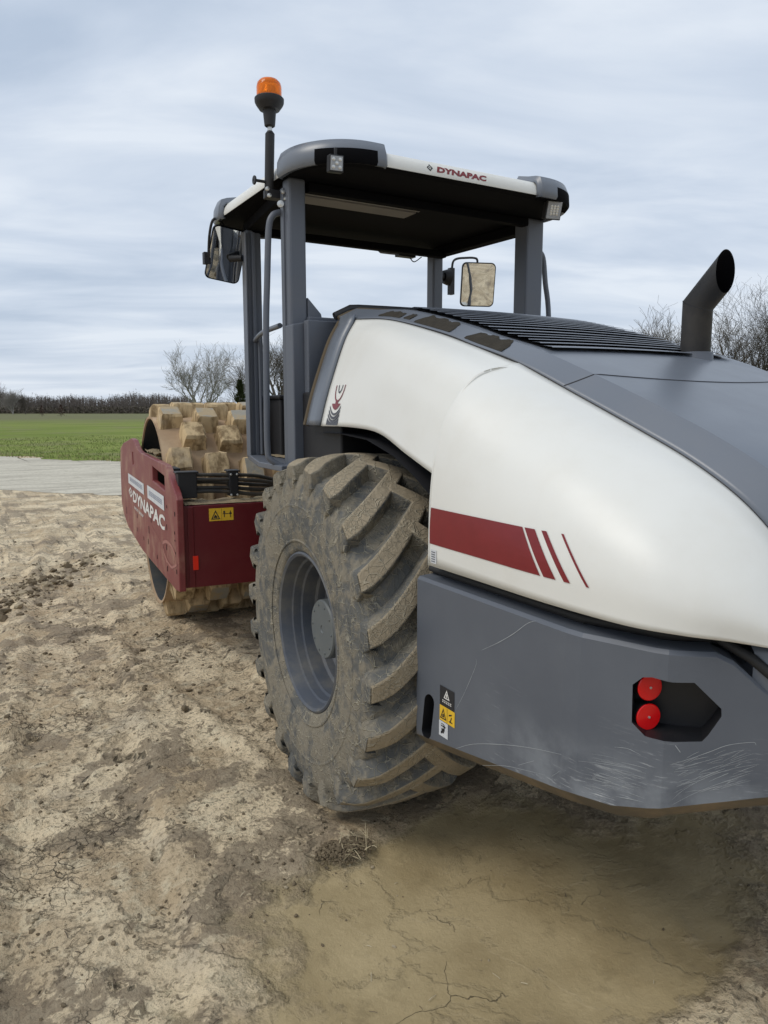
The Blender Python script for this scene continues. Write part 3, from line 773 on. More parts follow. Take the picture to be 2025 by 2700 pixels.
# ---- cab: platform, posts, beams
mb = MB(); mb.prism([(-.92, .86, 1.375), (.92, .86, 1.375), (.92, 1.98, 1.375), (-.60, 1.98, 1.375), (-.715, 1.93, 1.375), (-.91, 1.22, 1.375)], (0, 0, .03))
mb.build('platform', M_grey, R, bevel=.004)
mb = MB(); rnd = random.Random(3)
mb.grid([[Vector((x, y, 1.408+.006*rnd.random())) for x in np.linspace(-.69, -.30, 14)] for y in np.linspace(1.05, 1.90, 18)])
mb.build('dirt_on_platform', M_soil, R, smooth=60)
def post(name, x0, x1, y0, y1, z0, z1):
    mb = MB(); mb.box((x0, y0, z0), (x1, y1, z1)); o = mb.build(name, M_grey, R, bevel=.012); return o
p = post('cab_post', -.838, -.745, .90, .985, 1.385, 2.84)
mb = MB(); mb.box((-.846, .955, 1.4), (-.832, .995, 2.80)); mb.build('door_channel', M_grey, p, bevel=.003)
post('cab_post', .728, .860, .92, 1.04, 1.385, 2.84)
post('cab_post', -.735, -.640, 1.80, 1.90, 1.385, 2.78)
mb = MB(); mb.box((-.750, 1.78, 1.4), (-.742, 1.81, 2.76)); mb.box((-.71, 1.775, 1.4), (-.69, 1.798, 2.76)); mb.build('door_channel', M_grey, R, bevel=.002)
post('cab_post', .705, .790, 1.90, 1.99, 1.385, 2.80)
mb = MB(); mb.prism([(-.848, .855, 1.385), (-.70, .855, 1.385), (-.70, .855, 2.15), (-.848, .855, 2.12)], (0, .10, 0))
mb.box((-.79, .80, 1.385), (.79, .853, 2.14)); mb.prism([(.862, .855, 1.385), (.70, .855, 1.385), (.70, .855, 2.15), (.862, .855, 2.12)], (0, .10, 0))
for sg in (-1, 1):   # gusset in the corner
    mb.prism([(.742*sg, .90, 2.12), (.742*sg, .90, 2.265), (.665*sg, .90, 2.185), (.65*sg, .90, 2.12)], (0, .09, 0))
mb.box((-.75, .87, 2.10), (.75, .95, 2.165))
mb.build('cab_rear_panel', M_grey, R, bevel=.006)
mb = MB(); mb.tube([hood_pt(0, -1+2*j/30, .012)+Vector((0, .05, 0)) for j in range(31)], .020, 8); mb.build('hood_front_seal', M_black, R, smooth=60)
mb = MB()
mb.box((-.72, .91, 2.79), (.73, .97, 2.836)); mb.box((-.70, 1.80, 2.755), (.75, 1.86, 2.80))
mb.prism([(-.83, .93, 2.775), (-.73, .93, 2.775), (-.62, 1.90, 2.775), (-.72, 1.90, 2.775)], (0, 0, .06))
mb.prism([(.76, .93, 2.775), (.85, .93, 2.775), (.79, 1.95, 2.775), (.71, 1.95, 2.775)], (0, 0, .06))
mb.build('roof_frame', M_vblack, R, bevel=.008)  # beams coloured near black to hold the shade under the roof

# ---- roof
def rrect(x0, x1, y0, y1, r, n=14):
    pts = []
    for cx_, cy_, a0 in ((x1-r, y1-r, 0), (x0+r, y1-r, 90), (x0+r, y0+r, 180), (x1-r, y0+r, 270)):
        for k in range(n+1): a = radians(a0+90*k/n); pts.append(Vector((cx_+r*cos(a), cy_+r*sin(a), 0)))
    return pts
RX0, RX1, RY0, RY1 = -.865, .845, .545, 2.20
def roofring(d, z, r=.30): return [Vector((p.x, p.y, z+.035*0)) for p in rrect(RX0+d, RX1-d, RY0+d, RY1-d, max(r-d, .05))]
mb = MB()
rings = [roofring(.05, 2.845), roofring(.0, 2.846), roofring(-.004, 2.86), roofring(.004, 2.89), roofring(.022, 2.915), roofring(.06, 2.93), roofring(.28, 2.955, .32), roofring(.6, 2.965, .62)]
P = [r_+[r_[0]] for r_ in rings]; mb.grid(P)
n = len(rings[-1]); mb.add(rings[-1], [tuple(range(n))])
roof = mb.build('roof', M_white, R, smooth=50)
def cap(cx_, cy_, a0, ext0, ext1):
    # corner cap: follows the corner arc and runs a little along each edge
    r = .32; pts = []
    X = RX0+r if cx_ < 0 else RX1-r; Y = RY0+r if cy_ < 0 else RY1-r
    dirs0 = Vector((cos(radians(a0)), sin(radians(a0)), 0)); dirs1 = Vector((cos(radians(a0+90)), sin(radians(a0+90)), 0))
    line = []
    c = Vector((X, Y, 0))
    for k in range(7): line.append((c+dirs0*r-dirs1*ext0*(1-k/7), dirs0))
    for k in range(17): a = radians(a0+90*k/16); d = Vector((cos(a), sin(a), 0)); line.append((c+d*r, d))
    for k in range(1, 8): line.append((c+dirs1*r-dirs0*ext1*k/7, dirs1))
    N_ = len(line); rows = []
    for i, (p, d) in enumerate(line):
        q = i/(N_-1); f = min(1, min(q, 1-q)/.07); f = f*f*(3-2*f)
        bulge = .022*f; top = 2.925+.035*f; rear = max(0, -d.y) if cy_ < 0 else 0; bot = 2.835+.008*rear
        # small drop of the cap over the corner, lamp notch is only black colour, set below
        rows.append([p-d*.004+Vector((0, 0, bot+.006)), p+d*(bulge-.004)+Vector((0, 0, bot)), p+d*(bulge+.002)+Vector((0, 0, bot+.008)), p+d*(bulge-.002)+Vector((0, 0, 2.898)),
                     p+d*(bulge-.018)+Vector((0, 0, 2.898+(top-2.898)*.62)), p+d*(bulge-.05)+Vector((0, 0, top-.012)), p-d*.09+Vector((0, 0, top)), p-d*.17+Vector((0, 0, 2.955+.028*f)), p-d*.20+Vector((0, 0, 2.93))])
    return rows, N_
for (a, b, a0, e0, e1) in ((-1, -1, 180, .06, .06), (1, -1, 270, .06, .08), (-1, 1, 90, .10, .06), (1, 1, 0, .06, .10)):
    mb = MB(); rows, N_ = cap(a, b, a0, e0, e1); mb.grid(rows)
    if b < 0:
        for fi, f in enumerate(mb.f):
            i, j = divmod(fi, 8); q = i/(N_-1); qc = .585 if a < 0 else .42
            if abs(q-qc) < .15 and j in (0, 1, 2): mb.mi[fi] = 1  # black cap faces stand in for the shaded lamp recess
    o = mb.build('roof_corner_cap', [M_greyp, M_vblack], R, smooth=50)
    so = o.modifiers.new('s', 'SOLIDIFY'); so.thickness = .008
mb = MB()
inner = roofring(.05, 2.838); n = len(inner)
mb.add(inner, [tuple(range(n))]); r2 = roofring(.03, 2.84)
mb.grid([[*roofring(-.001, 2.8435), roofring(-.001, 2.8435)[0]], [*roofring(.05, 2.838), inner[0]]])
und = mb.build('roof_underside', M_vblack, R)  # deep shade of the underside is put into its black colour
mb = MB(); mb.box((-.68, 1.00, 2.824), (.06, 1.10, 2.834)); mb.box((-.68, 1.125, 2.824), (.06, 1.26, 2.834))
mb.build('headliner_panel', M_liner, und, bevel=.003)
# lamps sit under the rear corners; recess shade is black painted on the caps
def worklamp(c, d, w, h):
    c = Vector(c); d = Vector(d).normalized(); x = d.cross(Vector((0, 0, 1))).normalized(); z = x.cross(d)
    lp = MB(); lp.obox(c, (x, z, d), (w/2+.006, h/2+.006, .022)); lp.obox(c-d*.03, (x, z, d), (w/2-.01, h/2-.012, .015))
    lp.obox(c+z*(h/2+.02), (x, z, d), (.006, .02, .01))
    o = lp.build('work_light', M_black, R, bevel=.004)
    mb = MB(); mb.obox(c+d*.022, (x, z, d), (w/2, h/2, .003))
    mb.build('lens', M_led, o, bevel=.002)
    mb = MB()
    for i, j in ((-1, -1), (1, -1), (-1, 1), (1, 1), (0, 0)) if w < .08 else [(a*.66, b*.8) for a in (-1.2, 0, 1.2) for b in (-1, -.33, .33, 1)]:
        mb.lathe([(0, .009), (.002, .008), (.0035, 0)], c+d*.025+x*i*w*.27+z*j*h*.27, d, 10)
    mb.build('led', M_silver, o)
worklamp((-.752, .553, 2.818), (-.15, -1, -.12), .058, .062)
worklamp((.625, .595, 2.800), (-.25, -1, -.35), .085, .09)
# lettering on the rear edge of the roof
def rooftxt(x, y): return Vector((-.215+x, RY0-.0055+.004*((y)/.04), 2.858+y))
bvr = bvh_of(roof)
def onroof(x, z, off=.0015):
    h = bvr.ray_cast(Vector((x, 0, z)), Vector((0, 1, 0))); return (h[0]+(h[1] if h[1].y < 0 else -h[1])*off) if h[0] else Vector((x, RY0, z))
mb = MB(); fit_text(mb, 'DYNAPAC', .315, .031, lambda x, y: onroof(-.192+x, 2.863+y), 0, .055, .15)
mb.add([onroof(-.232+a, 2.880+b) for a, b in ((-.018, 0), (0, -.018), (.018, 0), (0, .018), (-.010, 0), (0, -.010), (.010, 0), (0, .010))], [(0, 1, 5, 4), (1, 2, 6, 5), (2, 3, 7, 6), (3, 0, 4, 7)], 1)
mb.add([onroof(-.232+a, 2.880+b) for a, b in ((-.004, 0), (0, -.004), (.004, 0), (0, .004))], [(0, 1, 2, 3)], 1)
mb.build('roof_lettering', [M_stripe, M_ink], roof)

# ---- beacon
BX, BY = -.895, .99
bc = MB(); bc.tube([(BX, BY+.03, 2.76), (BX, BY, 3.055)], .0235, 20); bc.tube([(BX, BY, 3.055), (BX, BY, 3.068)], [.0235, .014], 20)
beacon = bc.build('beacon_pole', M_pipe, R, smooth=40)
mb = MB(); mb.tube([(BX, BY, 3.066), (BX, BY, 3.095)], .012, 14); mb.build('beacon_spigot', M_silver, beacon, smooth=40)
mb = MB(); mb.lathe([(0, .02), (.004, .026), (.02, .028), (.075, .033), (.078, .05), (.10, .066), (.112, .072), (.13, .073), (.135, .068), (.135, 0)], (BX, BY, 3.088), (0, 0, 1), 36)
mb.build('beacon_base', M_black, beacon, smooth=40)
mb = MB(); mb.lathe([(.0, .062), (.05, .062), (.068, .058), (.082, .046), (.090, .026), (.093, 0)], (BX, BY, 3.221), (0, 0, 1), 36)
mb.build('amber_dome', M_amber, beacon, smooth=60)
mb = MB(); mb.lathe([(0, .05), (.012, .05), (.02, .03), (.05, .022), (.055, 0)], (BX, BY, 3.224), (0, 0, 1), 24)
mb.build('beacon_reflector', M_silver, beacon, smooth=40)
mb = MB(); mb.obox((BX+.02, BY+.03, 2.775), ((1, 0, 0), (0, 1, 0), (0, 0, 1)), (.04, .03, .02))
mb.tube([(BX-.085, BY+.02, 2.83), (BX, BY+.02, 2.83)], .008, 8); mb.tube([(BX-.085, BY+.02, 2.83), (BX-.075, BY+.02, 2.83)], .022, 14)
mb.build('pole_clamp', M_black, R, bevel=.004)
for dx, dy, dz in ((-.03, .0, .01), (-.02, .0, -.02), (.045, -.02, .0), (.06, -.02, -.03)): mb = MB(); mb.lathe([(0, .010), (.012, .010), (.014, 0)], (BX+dx, BY-.02+dy, 2.775+dz), (0, -1, 0), 8); mb.build('clamp_bolt', M_silver, R)
mb = MB(); mb.lathe([(0, .017), (.012, .017), (.015, 0)], (-.862, .95, 2.715), (-.4, -1, 0), 12)
mb.build('post_bolt', M_silver, R)

# ---- handrails
def rail(pts, r, k=5): mb = MB(); mb.tube(smooth_path(pts, k), r, 12); return mb.build('handrail', M_grey, R, smooth=60)
rail([(-.845, 1.0, 2.69), (-.885, 1.0, 2.668), (-.908, 1.0, 2.60), (-.922, 1.0, 2.35), (-.933, 1.0, 2.13), (-.938, 1.0, 1.8), (-.940, 1.0, 1.49), (-.925, .99, 1.43), (-.87, .97, 1.395)], .0165)
rail([(-.70, 1.79, 2.13), (-.69, 1.77, 2.14), (-.682, 1.765, 2.11), (-.679, 1.765, 1.9), (-.679, 1.765, 1.41)], .011)
rail([(-.70, 1.79, 2.115), (-.80, 1.40, 2.125), (-.84, 1.04, 2.13)], .014)
rail([(.86, 1.02, 2.70), (.92, 1.04, 2.69), (.975, 1.05, 2.65), (1.0, 1.05, 2.5), (1.04, 1.05, 2.25), (1.06, 1.05, 1.5), (1.0, 1.05, 1.42)], .0165)

# ---- mirrors
def mirror(c, d, w, h, tilt=0):
    c = Vector(c); d = Vector(d).normalized(); x = d.cross(Vector((0, 0, 1))).normalized(); z = x.cross(d)
    if tilt: q = Matrix.Rotation(tilt, 3, d); x = q @ x; z = q @ z
    def out_(w, h, r, n=5):
        pts = []
        for sx_, sz_, a0 in ((1, 1, 0), (-1, 1, 90), (-1, -1, 180), (1, -1, 270)):
            for k in range(n+1): a = radians(a0+90*k/n); pts.append((sx_*(w/2-r)+r*cos(a), sz_*(h/2-r)+r*sin(a)))
        return pts
    mb = MB(); A = out_(w, h, .035)
    rows = []
    for s_, o_ in ((1.0, 0.004), (1.02, -.01), (.98, -.03), (.8, -.05), (.01, -.055)):
        q = [c+x*a*s_+z*b*s_+d*o_ for a, b in A]; rows.append(q+[q[0]])
    mb.grid(rows); n = len(A)
    mir = mb.build('mirror', M_black, R, smooth=50)
    mb = MB(); q = [c+x*a*.955+z*b*.965+d*.0035 for a, b in A]
    ctr = c+d*.0065
    mb.add([ctr]+q, [(0, 1+k, 1+(k+1) % n) for k in range(n)])
    mb.build('mirror_glass', M_mirror, mir, smooth=90)
    return mir, x, z
mir, x, z = mirror((-.815, 1.95, 2.645), (-.16, -1, -.40), .215, .325, radians(-9))
mb = MB(); mb.tube(smooth_path([(-.74, 1.87, 2.62), (-.80, 1.93, 2.62)], 1), .02, 10)
mb.tube(smooth_path([(-.92, 1.98, 2.60), (-.925, 1.93, 2.74), (-.91, 1.90, 2.83), (-.87, 1.90, 2.835), (-.83, 1.93, 2.80), (-.83, 1.96, 2.70)], 4), .0085, 8)
mb.obox((-.928, 1.99, 2.62), ((1, 0, 0), (0, 1, 0), (0, 0, 1)), (.02, .02, .035)); mb.build('mirror_arm', M_black, mir, smooth=40)
mir, x, z = mirror((1.182, 2.0, 2.632), (-.385, -1, -.20), .262, .318)
mb = MB(); mb.tube([(.79, 1.96, 2.655), (.83, 1.96, 2.655)], .03, 12); mb.tube([(.83, 1.96, 2.655), (.88, 1.96, 2.655)], [.045, .06], 12)
mb.obox((.91, 1.97, 2.63), ((1, 0, 0), (0, 1, 0), (0, 0, 1)), (.018, .02, .095))
mb.tube(smooth_path([(.915, 1.97, 2.70), (.925, 1.97, 2.77), (.97, 1.98, 2.80), (1.05, 1.99, 2.815), (1.14, 2.0, 2.825), (1.18, 2.01, 2.81), (1.185, 2.03, 2.72)], 4), .0085, 8)
mb.build('mirror_arm', M_black, mir, smooth=40)
mb = MB(); mb.obox((.56, 2.05, 2.79), ((1, 0, 0), (0, 1, 0), (0, 0, 1)), (.07, .03, .008)); mb.tube(smooth_path([(.60, 2.05, 2.78), (.63, 2.04, 2.755), (.68, 2.02, 2.79)], 4), .004, 6)
mb.build('wire_clip', M_black, R)

# ---- seat and console inside the cab
mb = MB(); mb.box((-.61, 1.62, 1.40), (.35, 1.94, 1.755)); mb.box((-.625, 1.60, 1.755), (.37, 1.96, 1.78)); mb.build('operator_console', M_black, R, bevel=.01)
mb = MB(); mb.box((-.25, 1.05, 1.40), (.25, 1.42, 1.72)); mb.box((-.23, .99, 1.72), (.23, 1.08, 2.02)); mb.build('operator_seat', M_black, R, bevel=.03)

# ---- front frame with drum (swung a few degrees to the right)
A_ = radians(-5.2); UU = Vector((cos(A_), sin(A_), 0)); VV = Vector((-sin(A_), cos(A_), 0)); JJ = Vector((0, 1.45, 0))
FX = lambda v: JJ+UU*v.x+VV*v.y+Vector((0, 0, v.z))
CU = -.10
outl = [(.36, .545), (.345, 1.135), (.385, 1.165), (.70, 1.312), (.76, 1.325), (2.05, 1.338), (2.22, 1.352), (2.48, 1.425), (2.66, 1.432), (3.35, 1.36), (3.62, 1.30), (3.70, 1.18), (3.76, .73), (3.62, .63), (3.25, .545), (2.17, .495), (.50, .525)]
frame = None
for sg in (1, -1):
    mb = MB(FX); u = CU-1.13*sg
    mb.prism([(u, v, z) for v, z in outl], (.042*sg, 0, 0))
    o = mb.build('frame_side_plate', M_redd, R, fix=True)
    cut = MB(FX); cut.prism([(u-.1, .80, 1.145), (u-.1, .80, 1.245), (u-.1, 1.38, 1.272), (u-.1, 1.38, 1.165)], (.3, 0, 0)); c_ = cut.build('cut', M_redd, None, fix=True); boolean(o, c_)
    cut = MB(FX)
    for (v0, v1, z0, z1) in ((2.55, 2.62, 1.20, 1.315),): cut.prism([(u-.1, v0, z0), (u-.1, v0, z1), (u-.1, v1, z1), (u-.1, v1, z0)], (.3, 0, 0))
    c_ = cut.build('cut', M_redd, None, fix=True); boolean(o, c_)
    bv_ = o.modifiers.new('bevel', 'BEVEL'); bv_.width = .006; bv_.segments = 2; bv_.limit_method = 'ANGLE'
    if sg == 1: plate = o
mb = MB(FX)
mb.box((CU-1.088, .40, .555), (CU+1.088, .62, 1.085))
mb.box((CU-1.06, .392, .56), (CU-1.02, .402, 1.08))
mb.box((-.35, .0, .55), (.35, .45, .95))
cross = mb.build('frame_crossbeam', M_red, R, bevel=.008)
mb = MB(FX); mb.box((CU-1.088, 3.25, .60), (CU+1.088, 3.50, 1.20)); mb.build('front_crossbeam', M_red, R, bevel=.008)
mb = MB(FX); mb.box((CU-1.0, 3.15, .62), (CU+1.0, 3.25, .8)); mb.build('scraper_bar', M_black, R)
# dirt shelf on top of the crossbeam and frame
rnd = random.Random(8); mb = MB(FX)
mb.grid([[Vector((u, v, 1.090+.022*rnd.random()*(1 if .43 < v < .60 else .1))) for u in np.linspace(CU-1.07, CU+1.0, 60)] for v in np.linspace(.41, .615, 7)])
mb.build('dirt_on_beam', M_soil, R, smooth=60)
mb = MB(FX); mb.grid([[Vector((u, v, 1.335+.035*rnd.random())) for u in np.linspace(CU-1.085, CU-1.00, 5)] for v in np.linspace(1.42, 2.1, 24)])
mb.box((CU-1.085, 1.40, 1.30), (CU-.98, 2.12, 1.33)); mb.build('dirt_on_frame', M_soil, R, smooth=60)
# hole patterns
u = CU-1.1312
for v, z, hh in ((1.63, .93, .05), (1.70, .745, .06), (1.77, .64, .045), (1.55, .84, .03), (.745, 1.045, .022), (.78, .90, .04), (.82, .755, .04), (.822, .606, .04), (.43, 1.035, .03), (.46, .91, .02), (.46, .86, .012), (.46, .77, .03), (.44, .66, .03),
                 (2.45, .76, .04), (2.50, .63, .035), (3.31, .70, .07), (2.05, .62, .03), (1.30, .60, .03)):
    mb = MB(FX); mb.add([(u, v-.012, z-hh/2), (u, v+.012, z-hh/2), (u, v+.012, z+hh/2), (u, v-.012, z+hh/2)], [(0, 1, 2, 3)]); mb.build('bolt_hole', M_vblack, plate)
# lettering on the side plate
u = CU-1.1325; mb = MB(FX)
fit_text(mb, 'DYNAPAC', 1.86, .108, lambda x, y: Vector((u, 2.70-x, .858+y)), 0, .035, .12)
d = .05
mb.add([(u, 2.86+a*3.2, .925+b) for a, b in ((-d, 0), (0, -d), (d, 0), (0, d), (-d*.62, 0), (0, -d*.62), (d*.62, 0), (0, d*.62))], [(0, 1, 5, 4), (1, 2, 6, 5), (2, 3, 7, 6), (3, 0, 4, 7)])
mb.add([(u, 2.86+a*3.2, .925+b) for a, b in ((-.015, 0), (0, -.015), (.015, 0), (0, .015))], [(0, 1, 2, 3)])
fit_text(mb, 'FAYAT GROUP', .62, .026, lambda x, y: Vector((u, 2.62-x, .800+y)), 0, .02)
mb.build('frame_lettering', M_wink, plate)
for v0, v1, z0, z1, ink in ((3.00, 1.89, 1.002, 1.094, 1), (1.68, .845, 1.003, 1.105, 1)):
    mb = MB(FX); uu = u-.0008; mb.add([(uu, v0, z0), (uu, v1, z0), (uu, v1, z1), (uu, v0, z1)], [(0, 1, 2, 3)], 0)
    rnd = random.Random(int(v0*10)); L_ = v0-v1; v = v0-.12*L_
    while v > v1+.10*L_:    # illegible row of characters
        w = rnd.uniform(.025, .05); zz = z0+.032
        for q in range(3):
            a = rnd.random()
            mb.add([(uu-.0006, v-w*.8*a*.5, zz+q*.014), (uu-.0006, v-w*.8, zz+q*.014), (uu-.0006, v-w*.8, zz+q*.014+.008), (uu-.0006, v-w*.8*a*.5, zz+q*.014+.008)], [(0, 1, 2, 3)], 1)
        mb.add([(uu-.0006, v, zz), (uu-.0006, v-w*.3, zz), (uu-.0006, v-w*.3, zz+.036), (uu-.0006, v, zz+.036)], [(0, 1, 2, 3)], 1)
        v -= w*1.25
    mb.build('white_name_label', [M_lab, M_bink], plate)
# smear of pale mud low on the plate
mb = MB(FX); 
def smear(pts, w): 
    Pp = smooth_path([(u, a, b) for a, b in pts], 6); rows = []
    for i, p in enumerate(Pp):
        dd = (Pp[min(i+1, len(Pp)-1)]-Pp[max(0, i-1)]).normalized(); s_ = Vector((0, -dd.z, dd.y)); rows.append([p+s_*w*.5, p-s_*w*.5])
    mb.grid(rows)
smear([(.45, .76), (.60, .80), (.82, .795), (.97, .755), (.95, .70), (.80, .66)], .022); smear([(.42, .71), (.62, .655), (.80, .66)], .018); smear([(1.55, .80), (1.1, .745), (.85, .70)], .006)
m_ = plain('pale_mud_smear', (0.36, 0.16, 0.13), 0.9); mb.build('mud_smear', m_, plate)
# warning sticker and reflector on the crossbeam
mb = MB(FX); v = .3985
mb.add([(-1.022, v, .980), (-.864, v, .980), (-.864, v, 1.062), (-1.022, v, 1.062)], [(0, 1, 2, 3)], 0); v -= .0012
q = lambda x, z: (-1.022+x, v, .980+z)
mb.add([q(.012, .010), q(.072, .010), q(.042, .070), q(.022, .016), q(.062, .016), q(.042, .058)], [(0, 1, 4, 3), (1, 2, 5, 4), (2, 0, 3, 5)], 1)
mb.add([q(.028, .020), q(.056, .020), q(.05, .032), q(.04, .040), q(.034, .032)], [(0, 1, 2, 3, 4)], 1)
mb.add([q(.080, .002), q(.0815, .002), q(.0815, .08), q(.080, .08)], [(0, 1, 2, 3)], 1)
mb.add([q(.092, .050), q(.104, .050), q(.104, .062), q(.092, .062)], [(0, 1, 2, 3)], 1); mb.add([q(.095, .022), q(.101, .022), q(.101, .050), q(.095, .050)], [(0, 1, 2, 3)], 1)
mb.add([q(.088, .042), q(.128, .042), q(.128, .046), q(.088, .046)], [(0, 1, 2, 3)], 1); mb.add([q(.136, .020), q(.141, .020), q(.141, .062), q(.136, .062)], [(0, 1, 2, 3)], 1); mb.add([q(.130, .040), q(.147, .040), q(.147, .050), q(.130, .050)], [(0, 1, 2, 3)], 1)
mb.build('warning_sticker', [M_yel, M_ink], cross)
mb = MB(FX); mb.box((-1.135, .388, .672), (-1.100, .396, .764)); mb.build('red_reflector', M_reflr, cross, bevel=.002)
# hydraulic hoses with clamps
for k in range(5):
    zz = 1.150+.028*k; vv = .50+.02*((k*7) % 3)
    mb = MB(FX); rnd = random.Random(k)
    pts = [(-1.16, vv, zz+.012), (-1.0, vv, zz+.01+rnd.uniform(-.006, .006)), (-.84, vv, zz), (-.68, vv, zz-.010-.012*(4-k)/4), (-.50, vv-.02, zz-.012-.008*k), (-.20, vv-.12, zz-.03), (.05, vv-.30, zz-.12)]
    mb.tube(smooth_path(pts, 6), .0125, 10); mb.build('hydraulic_hose', M_hose, R, smooth=60)
for uc, w in ((-1.135, .060), (-.835, .030)):
    mb = MB(FX); mb.box((uc-w, .475, 1.125), (uc+w, .570, 1.290)); mb.box((uc-w-.012, .47, 1.285), (uc+w+.012, .575, 1.297))
    clampo = mb.build('hose_clamp', M_black, R, bevel=.005)
for du in (-.02, .02):
    for zz in (1.135, 1.27): mb = MB(FX); mb.lathe([(0, .008), (.008, .008), (.010, 0)], (-.835+du, .475, zz), (0, -1, 0), 8); mb.build('clamp_bolt', M_silver, clampo)
mb = MB(FX); mb.box((-1.18, .75, 1.12), (-1.13, .95, 1.30)); mb.box((-1.17, .98, 1.15), (-1.14, 1.05, 1.28)); mb.build('valve_block', M_black, R, bevel=.005)

# ---- the padfoot drum
DV, DZ, DR = 1.93, .870, .765
W0, W1 = -1.16, .96
mb = MB(FX); n = 96
wob = lambda a, w: .006*sin(5*a+w*9)+.005*sin(11*a-w*17)
def dpt(w, a, r_): return Vector((w, DV+r_*cos(a), DZ+r_*sin(a)))
ws = [W0]+list(np.linspace(W0+.015, W1-.015, 34))+[W1]
mb.grid([[dpt(w, 2*pi*k/n, DR+wob(2*pi*k/n, w)) for k in range(n+1)] for w in ws], 4)
# end rims and inner walls
for w, s_ in ((W0, 1), (W1, -1)):
    mb.grid([[dpt(w+s_*o, 2*pi*k/n, r_) for k in range(n+1)] for o, r_ in ((0, DR), (0, DR-.018), (.012, DR-.022))], 4)
    mb.grid([[dpt(w+s_*o, 2*pi*k/n, r_) for k in range(n+1)] for o, r_ in ((.012, DR-.022), (.30, DR-.03), (.305, DR-.3), (.32, .30), (.32, .01))], 3)
rnd = random.Random(21)
NR, NCn = 20, 8
pitch = (W1-W0-.0)/NCn
for i in range(NR):
    a = 2*pi*i/NR+.06
    for j in range(NCn):
        w = W0+.115+pitch*j+(pitch/2 if i % 2 else 0)
        if w > W1-.07: continue
        aa = a+.055*j
        bw, bl = .089+rnd.uniform(-.004, .004), .096; tw, tl = .073+rnd.uniform(-.004, .004), .074+rnd.uniform(-.003, .003); h = .115+rnd.uniform(-.006, .003)
        vs = []
        for (hw, hl, r_) in ((bw*1.08, bl*1.12, DR-.01), (bw*.97, bl*.95, DR+.02), (tw*1.08, tl*1.08, DR+h*.86), (tw*.90, tl*.9, DR+h)):
            for sx_, sy_ in ((-1, -1), (-.3, -1.05), (.3, -1.05), (1, -1), (1.04, 0), (1, 1), (.3, 1.05), (-.3, 1.05), (-1, 1), (-1.04, 0)):
                rr_ = r_+rnd.uniform(-.002, .002)
                ww = max(W0+.002, min(W1-.002, w+sx_*hw+rnd.uniform(-.004, .004)))
                vs.append(dpt(ww, aa+(sy_*hl+rnd.uniform(-.004, .004))/DR, rr_))
        m_ = 10; fs = []
        for q in range(3): fs += [(q*m_+k, q*m_+(k+1) % m_, (q+1)*m_+(k+1) % m_, (q+1)*m_+k) for k in range(m_)]
        mb.add(vs, fs, 0); o = len(mb.v)-40; mb.f.append(tuple(o+30+k for k in range(10))); mb.mi.append(1 if rnd.random() < .4 else 0)
drum = mb.build('drum', [M_clay, M_padtop, M_drumin, M_drumend, M_shell], R, smooth=38)

# ------------------------------------------------------------------ ground
def vnoise(x, y, seed):
    xi = np.floor(x).astype(np.int64); yi = np.floor(y).astype(np.int64); xf = x-xi; yf = y-yi
    def h(a, b):
        n = (a*374761393+b*668265263+seed*982451653) & 0x7fffffff
        n = ((n ^ (n >> 13))*1274126177) & 0x7fffffff
        return ((n ^ (n >> 16)) & 0xffff)/65535.0
    u = xf*xf*(3-2*xf); v = yf*yf*(3-2*yf)
    return (h(xi, yi)*(1-u)+h(xi+1, yi)*u)*(1-v)+(h(xi, yi+1)*(1-u)+h(xi+1, yi+1)*u)*v
def fbm(x, y, f, octv, seed, gain=.5):
    r = 0; a = 1; t = 0
    for k in range(octv):
        ca, sa = cos(.7*k+.3), sin(.7*k+.3)
        r = r+a*vnoise((x*ca-y*sa)*f+17.3*k, (x*sa+y*ca)*f-9.1*k, seed+k); t += a; a *= gain; f *= 2.03
    return r/t
def sm(a, b, x): t = np.clip((x-a)/(b-a), 0, 1); return t*t*(3-2*t)
def axis_(lo, hi, st, far, g=1.062):
    m_ = list(np.arange(lo, hi+1e-6, st)); a, s_ = hi, st
    while a < far: s_ *= g; a += s_; m_.append(a)
    a, s_ = lo, st; L_ = []
    while a > -far: s_ *= g; a -= s_; L_.append(a)
    return np.array(L_[::-1]+m_)
def silt_d(x, y): return ((x+.80)/1.0)**2+((y+.80+.10*(x+.80))/.60)**2
